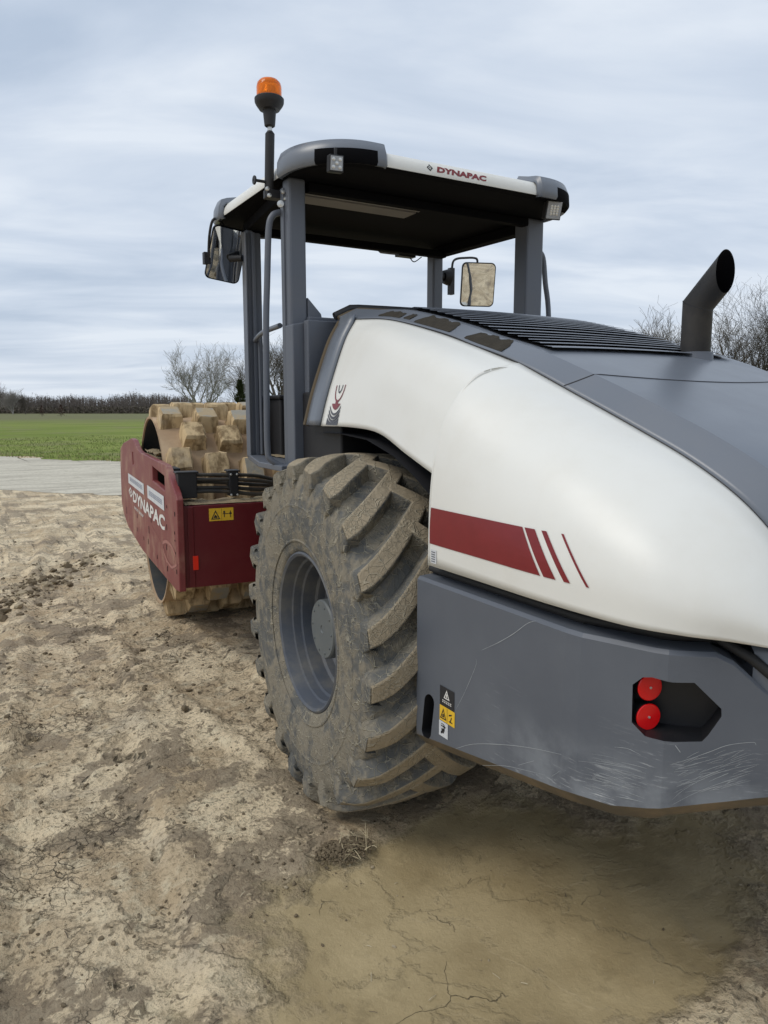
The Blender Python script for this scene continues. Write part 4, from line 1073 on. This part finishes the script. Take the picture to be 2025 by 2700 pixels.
def ground_h(x, y):
    near = 1-sm(9.0, 12.5, np.hypot(x, y))
    d = silt_d(x, y)+1.5*(fbm(x, y, 2.0, 5, 5, .6)-.5)
    silt = 1-sm(.45, 1.50, d)
    h = .075*(fbm(x, y, .55, 3, 1)-.5)+.050*(fbm(x, y, 2.1, 4, 2)-.5)
    rough = fbm(x, y, 9, 4, 3, .6)-.5
    crumb = sm(.50, .68, fbm(x, y, 1.3, 3, 9))
    h = h+rough*(.016+.040*crumb)
    # plates of dried crust: stepped terraces
    pl = fbm(x, y, 3.1, 4, 12); st = (sm(.47, .485, pl)+sm(.55, .56, pl))*.5
    h = h+st*.016
    # imprints of a cleated track running roughly along the machine, on the left, and a second one further out
    for (x0, y0, dx, dy, w, pit, amp, s0, s1) in ((-2.45, .2, .10, 1, .24, .15, .014, -1.3, 1.6), (-2.75, 3.6, .62, .8, .35, .20, .020, -1.5, 6), (-1.55, 1.9, .25, .97, .22, .17, .010, -1.3, 1.5), (.35, -1.9, .9, .45, .3, .13, .020, -1.2, 1.6)):
        L_ = sqrt(dx*dx+dy*dy); ux, uy = dx/L_, dy/L_
        s_ = (x-x0)*ux+(y-y0)*uy; t = -(x-x0)*uy+(y-y0)*ux
        wob_ = .06*(fbm(x, y, 1.7, 2, 31)-.5)
        mk = (1-sm(w*.8, w, np.abs(t+wob_)))*sm(s0, s0+.3, s_)*(1-sm(s1-.4, s1, s_))
        ph = (s_+.04*np.abs(t)+.05*(fbm(x, y, 3, 2, 33)-.5))/pit; fr = ph-np.floor(ph)
        h = h+mk*(amp*(sm(.15, .3, fr)*(1-sm(.55, .8, fr)))*(.4+1.1*fbm(x, y, 4, 2, 35))-.006)
    for (x0, y0, dx, dy, w, amp) in ((-2.05, 0, .12, 1, .30, .022), (-3.0, 0, .16, 1, .34, .03), (-1.2, 3.5, -.10, 1, .28, .018)):
        L_ = sqrt(dx*dx+dy*dy); ux, uy = dx/L_, dy/L_; t = -(x-x0)*uy+(y-y0)*ux+.12*(fbm(x, y, .9, 2, 37)-.5)
        a_ = np.abs(t); h = h-amp*(1-sm(w*.75, w, a_))+amp*.8*np.exp(-((a_-w*1.12)/.05)**2)*(.4+1.2*fbm(x, y, 5, 3, 38))
    h = h*near
    h = h*(1-silt*.94)-.042*(1-sm(.35, 1.9, silt_d(x, y)+.5*(fbm(x, y, 1.2, 3, 6)-.5)))
    # loads pressing down
    for (wx, wy, sx_, sy_) in ((-.83, .2, .36, .34), (.83, .2, .36, .34)):
        g_ = np.exp(-(((x-wx)/sx_)**4+((y-wy)/sy_)**4)); h = h*(1-g_)+(-.040)*g_
    dc = JJ+UU*(-.1)+VV*DV; s_ = (x-dc.x)*VV.x+(y-dc.y)*VV.y; t = (x-dc.x)*UU.x+(y-dc.y)*UU.y
    g_ = np.exp(-((s_/.45)**4+(t/1.25)**6)); h = h*(1-g_)+(-.005)*g_
    # churned clods beside the far track
    cl = np.exp(-(((x+1.75)*.8-(y-5.0)*.5*.8)**2/.05))*sm(3.6, 4.2, y)*(1-sm(6.2, 7.0, y))
    h = h+cl*.05*np.abs(fbm(x, y, 7, 4, 41)-.35)
    damp = sm(.48, .62, fbm(x, y, 3.4, 5, 7, .6)+.13*(1-np.clip(silt_d(x, y)-1.0, 0, 1))-.02)*.95
    damp = np.maximum(damp, cl*sm(.4, .5, fbm(x, y, 5, 3, 43)))
    edge = (np.exp(-((pl-.477)/.0045)**2)+np.exp(-((pl-.555)/.004)**2))*sm(.42, .55, fbm(x, y, 2.7, 3, 91))*(1-silt)*near
    h = h-edge*.006
    return h, silt, np.clip(damp, 0, 1)+2*np.clip(edge, 0, 1)
xs = axis_(-3.3, .9, .017, 1400); ys = axis_(-2.3, 3.2, .017, 1400)
XX, YY = np.meshgrid(xs, ys); H, SI, DA = ground_h(XX, YY)
def grid_mesh(name, XX, YY, ZZ, attrs, mat, smooth=True):
    nr, nc = XX.shape; me = bpy.data.meshes.new(name)
    co = np.stack([XX, YY, ZZ], -1).reshape(-1, 3).astype(np.float32)
    i = np.arange(nr*nc).reshape(nr, nc); q = np.stack([i[:-1, :-1], i[:-1, 1:], i[1:, 1:], i[1:, :-1]], -1).reshape(-1)
    nf = len(q)//4
    me.vertices.add(len(co)); me.vertices.foreach_set('co', co.ravel())
    me.loops.add(len(q)); me.loops.foreach_set('vertex_index', q.astype(np.int32))
    me.polygons.add(nf); me.polygons.foreach_set('loop_start', np.arange(0, nf*4, 4, dtype=np.int32))
    try: me.polygons.foreach_set('loop_total', np.full(nf, 4, dtype=np.int32))
    except Exception: pass
    me.polygons.foreach_set('use_smooth', np.full(nf, smooth)); me.update(calc_edges=True)
    for k, v in attrs.items():
        a = me.attributes.new(k, 'FLOAT', 'POINT'); a.data.foreach_set('value', v.ravel().astype(np.float32))
    me.materials.append(mat); o = bpy.data.objects.new(name, me); S.collection.objects.link(o); return o
m = Mt('damp_clay_ground', 0.85, spec=0.3)
silt = m.attr('silt'); damp0 = m.attr('damp')
edge = m.math('MULTIPLY', m.ss(damp0, 1.15, 2.0), 1.0); damp = m.math('MINIMUM', damp0, 1.0); damp = m.math('MULTIPLY', damp, m.math('SUBTRACT', 1.0, m.ss(damp0, 1.0, 1.3, 0, .6)))
na = m.noise(1.7, 10, 0.62, 0.3); nb = m.noise(9, 8, 0.65); nc = m.noise(46, 6, 0.7); nd = m.noise(3.1, 6, 0.6)
light = m.mix(m.ss(na, .38, .60), (0.56, 0.43, 0.27), (0.84, 0.69, 0.465))
light = m.mix(m.math('MULTIPLY', m.ss(nb, .50, .62), .65), light, (0.80, 0.69, 0.48))
light = m.mix(m.math('MULTIPLY', m.ss(m.noise(2.6, 5), .54, .68), .4), light, (0.44, 0.38, 0.30))
light = m.mix(m.math('MULTIPLY', m.ss(nc, .51, .62), .55), light, (0.22, 0.165, 0.10))
light = m.mix(m.math('MULTIPLY', m.math('MULTIPLY', m.ss(m.noise(24, 6, .7, 1.2), .545, .61), m.ss(nd, .38, .54)), .75), light, (0.10, 0.078, 0.05))
dk = m.mix(nb, (0.18, 0.14, 0.095), (0.36, 0.28, 0.19))
dmask = m.ss(m.math('ADD', damp, m.math('ADD', m.math('MULTIPLY', m.math('SUBTRACT', nb, .5), 2.6), m.math('MULTIPLY', m.math('SUBTRACT', nc, .5), 1.6))), .42, .80)
c = m.mix(m.math('MULTIPLY', dmask, .75), light, dk)
sc_ = m.mix(m.ss(nd, .35, .68), (0.33, 0.255, 0.135), (0.43, 0.34, 0.19))
sc_ = m.mix(m.math('MULTIPLY', m.ss(nb, .55, .7), .25), sc_, (0.115, 0.09, 0.045))
sc_ = m.mix(m.math('MULTIPLY', m.ss(nc, .64, .74), .4), sc_, (0.30, 0.24, 0.13))
smask = m.ss(m.math('ADD', silt, m.math('MULTIPLY', m.math('SUBTRACT', m.math('ADD', m.math('MULTIPLY', nb, .5), m.math('MULTIPLY', nd, .5)), .5), 2.2)), .15, .85)
c = m.mix(smask, c, sc_)
# hairline shrinkage cracks
warp = m.n('ShaderNodeVectorMath', operation='ADD'); nz = m.n('ShaderNodeTexNoise'); nz.inputs['Scale'].default_value = 2.4; nz.inputs['Detail'].default_value = 6
m.l(m.tc.outputs['Object'], nz.inputs['Vector']); sv = m.n('ShaderNodeVectorMath', operation='SCALE'); sv.inputs['Scale'].default_value = .55
m.l(nz.outputs['Color'], sv.inputs[0]); m.l(m.tc.outputs['Object'], warp.inputs[0]); m.l(sv.outputs[0], warp.inputs[1])
vc = m.vor(2.2, 'DISTANCE_TO_EDGE', warp.outputs[0]); vd = m.vor(12, 'DISTANCE_TO_EDGE', warp.outputs[0])
cr = m.math('MULTIPLY', m.ss(vc, .004, .0005), m.ss(m.noise(2.3, 3), .56, .62))
cr2 = m.math('MULTIPLY', m.ss(vd, .035, .006), m.math('MULTIPLY', m.ss(m.noise(1.1, 4), .56, .66), m.math('SUBTRACT', 1.0, smask)))
crk = m.math('MAXIMUM', m.math('MAXIMUM', cr, cr2), m.math('MULTIPLY', edge, m.ss(nb, .40, .52)))
c = m.mix(m.math('MULTIPLY', crk, m.math('SUBTRACT', .75, m.math('MULTIPLY', smask, .45))), c, (0.05, 0.04, 0.025))
m.col(c)
m.rgh(m.math('SUBTRACT', .93, m.math('ADD', m.math('MULTIPLY', smask, .33), m.math('MULTIPLY', dmask, .10))))
hh = m.math('ADD', m.math('MULTIPLY', nb, .9), m.math('MULTIPLY', nc, .38)); hh = m.math('ADD', hh, m.math('MULTIPLY', m.ss(na, .48, .51), .35))
hh = m.math('MULTIPLY', hh, m.math('SUBTRACT', 1.0, m.math('MULTIPLY', smask, .82)))
hh = m.math('SUBTRACT', hh, m.math('MULTIPLY', crk, .5))
m.bump(hh, 1.0, .055)
ground = grid_mesh('ground', XX, YY, H, {'silt': SI, 'damp': DA}, m.m); tag(ground, kind='structure')

def gh(x, y): a, _, _ = ground_h(np.array([x]), np.array([y])); return float(a[0])
# gravel road: strip behind the drum
def along(a, b, s_): return (a[0]+(b[0]-a[0])*s_, a[1]+(b[1]-a[1])*s_)
m = Mt('gravel', 0.9, spec=0.2)
mpg = m.map((1, 1, 1), (0, 0, radians(39)))
c = m.mix(m.ss(m.noise(.5, 8, .65, 2.0, vec=m.map((.5, 2.6, 1), (0, 0, radians(55)))), .42, .58), (0.44, 0.405, 0.33), (0.58, 0.54, 0.44))
c = m.mix(m.math('MULTIPLY', m.ss(m.noise(9, 8, .75), .5, .62), .55), c, (0.30, 0.27, 0.20)); m.col(c); m.bump(m.noise(14, 6), .6, .03); M_road = m.m
n_ = 220; rows = []
P0, P1 = np.array([-1.54, 15.07]), np.array([.42, 12.64]); Q0, Q1 = np.array([-.9, 27.2]), np.array([2.1, 21.55])
d0 = (P1-P0)/np.linalg.norm(P1-P0); d1 = (Q1-Q0)/np.linalg.norm(Q1-Q0)
X_, Y_ = [], []
for k in range(-400, 401):
    s_ = k*.15; a = P0+d0*s_; dd = d0*.5+d1*.5; b = Q0+dd/np.linalg.norm(dd)*s_
    w = 2.2*(fbm(np.array([s_]), np.array([0.]), .4, 6, 51, .6)[0]-.5); w2 = 1.6*(fbm(np.array([s_]), np.array([5.]), .6, 6, 52, .6)[0]-.5)
    r_ = [(a+(b-a)*(q if 0 < q < 1 else q)+(d0[::-1]*np.array([-1, 1]))*(w if q == 0 else (w2 if q == 1 else 0))*-1) for q in (0, .25, .5, .75, 1)]
    X_.append([p[0] for p in r_]); Y_.append([p[1] for p in r_])
X_, Y_ = np.array(X_), np.array(Y_); hr, _, _ = ground_h(X_, Y_)
road = grid_mesh('gravel_road', X_, Y_, np.maximum(hr, 0)*0+.005, {}, M_road); tag(road, kind='structure')
# field beyond the road
m = Mt('winter_field', 0.95, spec=0.1)
fv = m.map((.05, .35, 1), (0, 0, radians(-60)))
c = m.mix(m.ss(m.noise(1.0, 8, .6, vec=fv), .35, .62), (0.130, 0.180, 0.030), (0.225, 0.265, 0.068))
c = m.mix(m.math('MULTIPLY', m.ss(m.noise(.22, 7, .65), .50, .62), .6), c, (0.21, 0.20, 0.10))
c = m.mix(m.math('MULTIPLY', m.ss(m.noise(6, 6, .7), .5, .7), .45), c, (0.05, 0.085, 0.018))
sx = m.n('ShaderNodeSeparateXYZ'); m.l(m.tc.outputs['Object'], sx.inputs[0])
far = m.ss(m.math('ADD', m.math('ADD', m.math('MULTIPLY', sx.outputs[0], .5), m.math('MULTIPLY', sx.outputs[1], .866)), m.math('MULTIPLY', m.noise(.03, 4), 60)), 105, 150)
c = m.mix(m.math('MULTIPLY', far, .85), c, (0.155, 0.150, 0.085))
m.col(c); m.bump(m.noise(3, 6), .8, .12); M_field = m.m
X_, Y_ = [], []
nrm = np.array([d1[1], -d1[0]]); nrm = nrm if nrm[1] > 0 else -nrm
for k in range(-330, 331):
    s_ = k*.16*(1+(abs(k)/130.)**4); dd = d0*.5+d1*.5; dd /= np.linalg.norm(dd); b = Q0+dd*s_
    w = 2.0*(fbm(np.array([s_]), np.array([9.]), .6, 6, 61, .6)[0]-.5)
    r_ = [b+nrm*(w if q == 0 else 0)+nrm*q for q in (0, 1.5, 5, 12, 30, 60, 120, 260, 600, 1300)]
    X_.append([p[0] for p in r_]); Y_.append([p[1] for p in r_])
X_, Y_ = np.array(X_), np.array(Y_)
field = grid_mesh('grass_field', X_, Y_, np.full(X_.shape, .010), {}, M_field); tag(field, kind='structure')

# rough grass along the field edge
M_gr = Mt('grass_blades', .8, spec=.15); M_gr.col(M_gr.mix(M_gr.noise(3, 4), (0.06, 0.115, 0.018), (0.17, 0.19, 0.06)))
M_gs = Mt('dead_grass', .9, spec=.1).col((0.33, 0.28, 0.15))
rnd = random.Random(77); mb = MB(); dd = d0*.5+d1*.5; dd /= np.linalg.norm(dd)
for _ in range(15000):
    s_ = rnd.uniform(-14, 16); q = rnd.random()**1.7*16-.3; b = Q0+dd*s_+nrm*q; h = rnd.uniform(.03, .10); a = rnd.uniform(0, pi)
    if 0 > q and rnd.random() < .5: continue
    w = .012; t = Vector((b[0]+rnd.uniform(-.04, .04), b[1]+rnd.uniform(-.04, .04), .010+h)); o = Vector((b[0], b[1], .008)); c_ = Vector((cos(a), sin(a), 0))*w
    mb.add([o-c_, o+c_, t], [(0, 1, 2)], 1 if rnd.random() < (.45 if q < 1.2 else .08) else 0)
g = mb.build('field_edge_grass', [M_gr.m, M_gs.m]); tag(g, 'short green and straw coloured grass at the field edge beside the gravel road', 'grass', kind='stuff')

# loose crumbs of soil
M_cl = Mt('soil_crumb', .92, spec=.2); M_cl.col(M_cl.mix(M_cl.noise(25, 5), (0.085, 0.066, 0.042), (0.23, 0.18, 0.115))); M_cl.bump(M_cl.noise(120, 4), .6, .004)
M_cp = Mt('pale_crumb', .92, spec=.2); M_cp.col(M_cp.mix(M_cp.noise(25, 5), (0.26, 0.21, 0.14), (0.44, 0.37, 0.25)))
ico = bmesh.new(); bmesh.ops.create_icosphere(ico, subdivisions=1, radius=1); IV = [v.co.copy() for v in ico.verts]; IF = [tuple(v.index for v in f.verts) for f in ico.faces]; ico.free()
def lump(mb, c, r, rnd, mi=0, flat=.65, iv=IV, if_=IF):
    R3 = Matrix.Rotation(rnd.uniform(0, 6.28), 3, 'Z') @ Matrix.Rotation(rnd.uniform(-.5, .5), 3, 'X')
    s_ = (rnd.uniform(.7, 1.3), rnd.uniform(.7, 1.2), flat*rnd.uniform(.7, 1.2))
    mb.add([Vector(c)+(R3 @ Vector((v.x*s_[0], v.y*s_[1], v.z*s_[2])))*r*rnd.uniform(.68, 1.28) for v in iv], if_, mi)
rnd = random.Random(404); mb = MB(); spots = []
zones = [(-2.1, .9, .9, 1.2, 900), (-1.75, 5.0, .5, 1.4, 260), (-1.45, 2.6, .7, 1.2, 420), (.15, -1.6, .5, .4, 220), (-2.2, -.1, .4, .5, 260), (-1.5, -.25, .35, .3, 200), (-.6, 6.5, 2.2, 2.5, 300), (-.9, -.8, .7, .4, 90)]
PX, PY, PR, PM = [], [], [], []
for (zx, zy, sx_, sy_, n_) in zones:
    for _ in range(n_):
        PX.append(rnd.gauss(zx, sx_*.6)); PY.append(rnd.gauss(zy, sy_*.6)); PR.append((.0022+.009*rnd.random()**4)*(1.9 if zy > 2 else 1)*(.45 if n_ == 90 else 1)); PM.append(0 if rnd.random() < .55 else 1)
hx, sx__, _ = ground_h(np.array(PX), np.array(PY))
for x, y, r_, mi, z, s_ in zip(PX, PY, PR, PM, hx, sx__): lump(mb, (x, y, z+r_*.25), r_, rnd, mi)
for _ in range(300):   # churned ridge of clods
    y = rnd.uniform(3.9, 6.4); x = -1.75+(y-5.0)*.5+rnd.gauss(0, .16); r_ = .012+.04*rnd.random()**3; lump(mb, (x, y, gh(x, y)+r_*.2), r_, rnd, 0 if rnd.random() < .7 else 1)
o = mb.build('soil_crumbs', [M_cl.m, M_cp.m], smooth=25); tag(o, 'dark and pale crumbs of clay scattered over the damp ground', 'soil crumbs', kind='stuff')
mb = MB(); rnd = random.Random(515)
sxs = [rnd.gauss(-1.9, .7) for _ in range(420)]; sys_ = [rnd.gauss(.6, 1.3) for _ in range(420)]; hz, _, _ = ground_h(np.array(sxs), np.array(sys_))
for x, y, z in zip(sxs, sys_, hz):
    a = rnd.uniform(0, pi*2); L_ = rnd.uniform(.008, .035); d = Vector((cos(a), sin(a), rnd.uniform(-.1, .3)))*L_; p = Vector((x, y, z+.003))
    mb.tube([p, p+d*.5+Vector((0, 0, rnd.uniform(0, .003))), p+d], rnd.uniform(.0006, .0014), 3, 0 if rnd.random() < .6 else 1)
o = mb.build('straw_bits', [Mt('straw_pale', .8).col((0.52, 0.45, 0.31)).m, Mt('root_dark', .8).col((0.07, 0.05, 0.035)).m]); tag(o, 'short bits of pale straw and dark root lying loose on the clay', 'straw bits', kind='stuff')
# one dark clod by itself, and the clump with straw
ico = bmesh.new(); bmesh.ops.create_icosphere(ico, subdivisions=2, radius=1); IV2 = [v.co.copy() for v in ico.verts]; IF2 = [tuple(v.index for v in f.verts) for f in ico.faces]; ico.free()
mb = MB(); lump(mb, (-1.362, 1.248, gh(-1.362, 1.248)+.014), .026, rnd, 0, .8, IV2, IF2)
o = mb.build('clay_clod', M_cl.m, smooth=60); tag(o, 'single dark brown clod lying on pale clay left of the big tyre', 'clod')
cl = empty('soil_clump', (-1.17, -.30, gh(-1.17, -.30))); tag(cl, 'dark crumbly soil clump with pale straw bits at the edge of the wet patch', 'soil clump')
mb = MB()
for _ in range(420):
    a = rnd.uniform(0, 2*pi); q = rnd.random()**.6; lx, ly = cos(a)*q*.12, sin(a)*q*.085
    r_ = rnd.uniform(.004, .012)*(1.15-.5*q); lump(mb, (lx, ly, .020*(1-q*q)-.002+rnd.uniform(0, .004)), r_, rnd, 0, .8)
mb.build('soil', M_cl.m, cl, smooth=40)
mb = MB()
for k in range(22):
    a = rnd.uniform(0, pi*2); x, y = rnd.uniform(-.02, .12), rnd.uniform(-.08, .05); L_ = rnd.uniform(.015, .06); p = Vector((x, y, .015+rnd.uniform(0, .012)))
    q = p+Vector((cos(a)*L_, sin(a)*L_, rnd.uniform(-.003, .03))); mb.tube([p, (p+q)/2+Vector((0, 0, rnd.uniform(0, .006))), q], rnd.uniform(.0009, .0017), 4)
mb.tube([(.07, -.06, .01), (.10, .0, .03), (.125, .05, .055)], .0016, 4); mb.tube([(.10, .0, .03), (.085, .03, .05)], .0011, 4)
M_straw = Mt('straw', .7).col((0.50, 0.42, 0.26)).m; mb.build('straw', M_straw, cl)

# ------------------------------------------------------------------ trees
CP = Vector((-2.3785, -2.691, 0))
def at(px, depth):
    k = (px/.8193-1012.5)/1955; return CP+Vector((fw.x, fw.y, 0)).normalized()*depth+rt*k*depth
def ht(ytop, depth): return 1.7+(880-ytop)/.8193/1955*depth
def bark(name, a, b): m = Mt(name, .9, spec=.1); m.col(m.mix(m.noise(2.5, 5), a, b)); return m.m
M_bark = bark('bark', (0.085, 0.072, 0.060), (0.16, 0.14, 0.12)); M_pale = bark('pale_bark', (0.22, 0.20, 0.18), (0.36, 0.34, 0.31))
M_dbark = bark('dark_bark', (0.045, 0.038, 0.032), (0.085, 0.072, 0.062))
def tree(name, label, pos, H_, seed, spread=.5, lean=0, mat=M_bark, twig=.014, dens=1.0, forks=1, group=None, droop=0, fork_h=.22, maxlev=5):
    rnd = random.Random(seed); t = empty(name, pos); tag(t, label, 'tree', group)
    tr = MB(); cr_ = MB()
    def grow(p, d, L_, r0, lev):
        segs = 4 if lev < 2 else 3 if lev < 4 else 2; pts = [p]; dirs = []; q = p; dd = d.normalized(); rr_ = [r0]
        for s_ in range(segs):
            j = .10 if lev == 0 else .20+.05*lev
            dd = (dd+Vector((rnd.gauss(0, j), rnd.gauss(0, j), rnd.gauss(0, j*.5)+(.13 if lev > 0 else 0)-droop*lev*.02))).normalized()
            q = q+dd*L_/segs; pts.append(q); dirs.append(dd); rr_.append(max(r0*(1-.62*(s_+1)/segs), twig*.55))
        (tr if lev == 0 else cr_).tube(pts, rr_, 9 if lev == 0 else (6 if lev == 1 else 3), cap=False)
        if lev >= maxlev: return
        nch = int((( (9, 6, 5, 4, 4)[min(lev, 4)])*dens)+rnd.random())
        for k in range(nch):
            f = rnd.uniform(fork_h if lev == 0 else .18, 1.0) if k else 1.0
            i = min(int(f*segs), segs-1); b = pts[i].lerp(pts[i+1], f*segs-i); base = dirs[i]
            az = rnd.uniform(0, 2*pi); x, y = basis(base); side = x*cos(az)+y*sin(az)
            ang = rnd.uniform(.28, .62)+spread*.45*(1-f) if k else rnd.uniform(.03, .2)
            nd_ = base*cos(ang)+side*sin(ang)
            nl_ = L_*(rnd.uniform(.52, .84) if lev else rnd.uniform(.55, .85))*(1.0 if lev else (1.15-.4*f))
            nr_ = max(r0*(1-.62*f)*rnd.uniform(.5, .72), twig*.5)
            grow(b, nd_, nl_, nr_, lev+1)
    for k in range(forks):
        d = Vector((lean+(rnd.uniform(-.35, .35)*(forks > 1)), rnd.uniform(-.15, .15)*(forks > 1), 1))
        grow(Vector((rnd.uniform(-.2, .2)*(forks > 1), rnd.uniform(-.2, .2)*(forks > 1), 0)), d, H_*.55, H_*.031, 0)
    zs = max(v.z for v in cr_.v); f = H_/zs
    for M__ in (tr, cr_): M__.v = [v*f for v in M__.v]
    tr.build('trunk', mat, t, smooth=60); cr_.build('crown', mat, t)
    return t
G = 'bare winter trees behind the roller'
tree('bare_tree', 'pale bare tree with upright twiggy crown rising behind the muddy drum', at(445, 85), ht(738, 85), 14, .45, mat=M_pale, twig=.024, forks=2, maxlev=4, group=G)
tree('bare_tree', 'slender bare tree seen just left of the front cab post', at(522, 100), ht(768, 100), 8, .3, mat=M_bark, twig=.024, maxlev=4, group=G)
tree('bare_tree', 'bare tree seen through the gap between cab post and grab rail', at(604, 78), ht(712, 78), 15, .5, mat=M_bark, twig=.020, dens=1.2, maxlev=4, group=G)
tree('bare_tree', 'small bare tree left of the exhaust pipe, above the hood', at(1425, 48), ht(652, 48), 23, .9, mat=M_bark, twig=.018, forks=3, maxlev=4, group=G)
tree('bare_tree', 'tall dark bare tree at the right edge of the view, right of the exhaust', at(1630, 30), ht(596, 30), 31, .8, lean=.02, mat=M_dbark, twig=.008, dens=.88, maxlev=5, fork_h=.3, group=G)
tree('bare_tree', 'bare tree directly behind the exhaust pipe', at(1535, 46), ht(628, 46), 37, .9, mat=M_bark, twig=.014, dens=.95, maxlev=4, group=G)
tree('bare_tree', 'bare tree cut by the right border of the photo', at(1705, 48), ht(640, 48), 44, .6, mat=M_dbark, twig=.012, dens=1.1, maxlev=4, fork_h=.3, group=G)
tree('bare_tree', 'low bare sapling between the exhaust and the tall dark tree', at(1590, 50), ht(745, 50), 51, .6, mat=M_bark, twig=.008, dens=.8, maxlev=4, group=G)
tree('bare_tree', 'tiny distant bare tree right of the cab rail, above the louvres', at(1262, 120), ht(700, 120), 53, .5, mat=M_pale, twig=.015, dens=.8, maxlev=4, group=G)
tree('bare_tree', 'distant bare tree at the far left edge above the woodland', at(2, 210), ht(822, 210), 61, .7, mat=M_bark, twig=.035, maxlev=4, group='distant trees on the left')
tree('bare_tree', 'distant rounded bare tree second from the left edge', at(34, 205), ht(836, 205), 63, .8, mat=M_pale, twig=.03, forks=2, maxlev=4, group='distant trees on the left')
tree('bare_tree', 'lowest of the three distant bare trees at left', at(62, 208), ht(846, 208), 65, .8, mat=M_bark, twig=.03, maxlev=4, group='distant trees on the left')
M_leaf = Mt('evergreen_leaf', .8, spec=.15); M_leaf.col(M_leaf.mix(M_leaf.noise(1.5, 4), (0.020, 0.030, 0.014), (0.065, 0.075, 0.032)))
M_rleaf = Mt('russet_leaf', .8, spec=.15); M_rleaf.col(M_rleaf.mix(M_rleaf.noise(2, 4), (0.045, 0.022, 0.018), (0.085, 0.045, 0.035)))
def cedar(label, pos, H_, Wd, seed, mat, n=2600, group=None):
    rnd = random.Random(seed); t = empty('evergreen_tree', pos); tag(t, label, 'tree', group)
    mb = MB(); mb.tube([(0, 0, 0), (0, 0, H_*.9)], [H_*.02, H_*.004], 6); mb.build('trunk', M_dbark, t)
    mb = MB()
    for _ in range(n):
        z = rnd.random()**.8; rr_ = Wd*.5*(1-z)**.75*(.75+.35*sin(z*23+rnd.random())); a = rnd.uniform(0, 2*pi); q = rr_*rnd.random()**.45
        c_ = Vector((cos(a)*q, sin(a)*q, .04*H_+z*H_*.96)); s_ = H_*.035*rnd.uniform(.5, 1.3)
        u_ = Vector((rnd.gauss(0, 1), rnd.gauss(0, 1), rnd.gauss(0, 1))).normalized()*s_; w_ = Vector((cos(a), sin(a), rnd.uniform(.2, 1.2))).normalized()*s_*1.6
        mb.add([c_-u_*.5, c_+u_*.5, c_+w_], [(0, 1, 2)])
    mb.build('crown', mat, t)
cedar('dark green cedar standing between the pale bare tree and the cab post', at(523, 72), ht(822, 72), 1.9, 3, M_leaf.m)
cedar('small dark shrub on the field, left one of two in front of the woodland', at(97, 150), ht(875, 150), 1.5, 5, M_rleaf.m, 500, 'shrubs on the far field')
cedar('larger russet shrub on the field, right one of two in front of the woodland', at(138, 150), ht(873, 150), 2.2, 6, M_rleaf.m, 700, 'shrubs on the far field')
# woodland across the far side of the field
rnd = random.Random(909); mb = MB()
M_wood = bark('woodland_bark', (0.105, 0.088, 0.078), (0.20, 0.175, 0.155))
for _ in range(4200):
    px = rnd.uniform(-1500, 1900) if rnd.random() < .45 else rnd.uniform(-60, 420)
    dpt_ = rnd.uniform(232, 262); p = at(px, dpt_)
    H_ = (2.6+1.1*abs(sin(px*.055+2*sin(px*.013)))+4.5*float(fbm(np.array([px*.03]), np.array([1.]), .6, 3, 71)[0])+rnd.gauss(0, .5))+(1.0 if rnd.random() < .06 else 0)
    tx = rnd.gauss(0, .12)
    b = p+Vector((0, 0, 0)); top = p+rt*tx*H_+Vector((0, 0, H_)); w = rt*.10
    mb.add([b-w, b+w, top], [(0, 1, 2)])
    for k in range(16):
        f = rnd.uniform(.12, .95); q = b.lerp(top, f); L_ = rnd.uniform(.5, 1.5)*(1.15-f*.6); a = rnd.uniform(-1.25, 1.25); aa = rnd.uniform(0, 2*pi)
        e_ = q+(rt*cos(aa)+Vector((fw.x, fw.y, 0))*sin(aa))*sin(a)*L_+Vector((0, 0, abs(cos(a))*L_*.7)); w_ = Vector((0, 0, .06))+rt*.03
        mb.add([q-w_, q+w_, e_], [(0, 1, 2)])
o = mb.build('woodland', M_wood); tag(o, 'grey brown belt of leafless woodland along the far edge of the green field', 'woodland', kind='stuff')
mb = MB()
for _ in range(9000):
    px = rnd.uniform(-1500, 1900) if rnd.random() < .45 else rnd.uniform(-60, 420); p = at(px, rnd.uniform(229, 240)); z = rnd.random()**1.5*2.2; s_ = rnd.uniform(.2, .6)
    u_ = Vector((rnd.gauss(0, 1), rnd.gauss(0, 1), rnd.gauss(0, 1))).normalized()*s_; w_ = Vector((rnd.gauss(0, 1), rnd.gauss(0, 1), rnd.gauss(0, 1))).normalized()*s_
    c_ = p+Vector((0, 0, z)); mb.add([c_-u_, c_+u_, c_+w_], [(0, 1, 2)])
o = mb.build('woodland_undergrowth', bark('undergrowth', (0.07, 0.06, 0.048), (0.15, 0.13, 0.10))); tag(o, 'dark tangled undergrowth at the foot of the far woodland', 'undergrowth', kind='stuff')
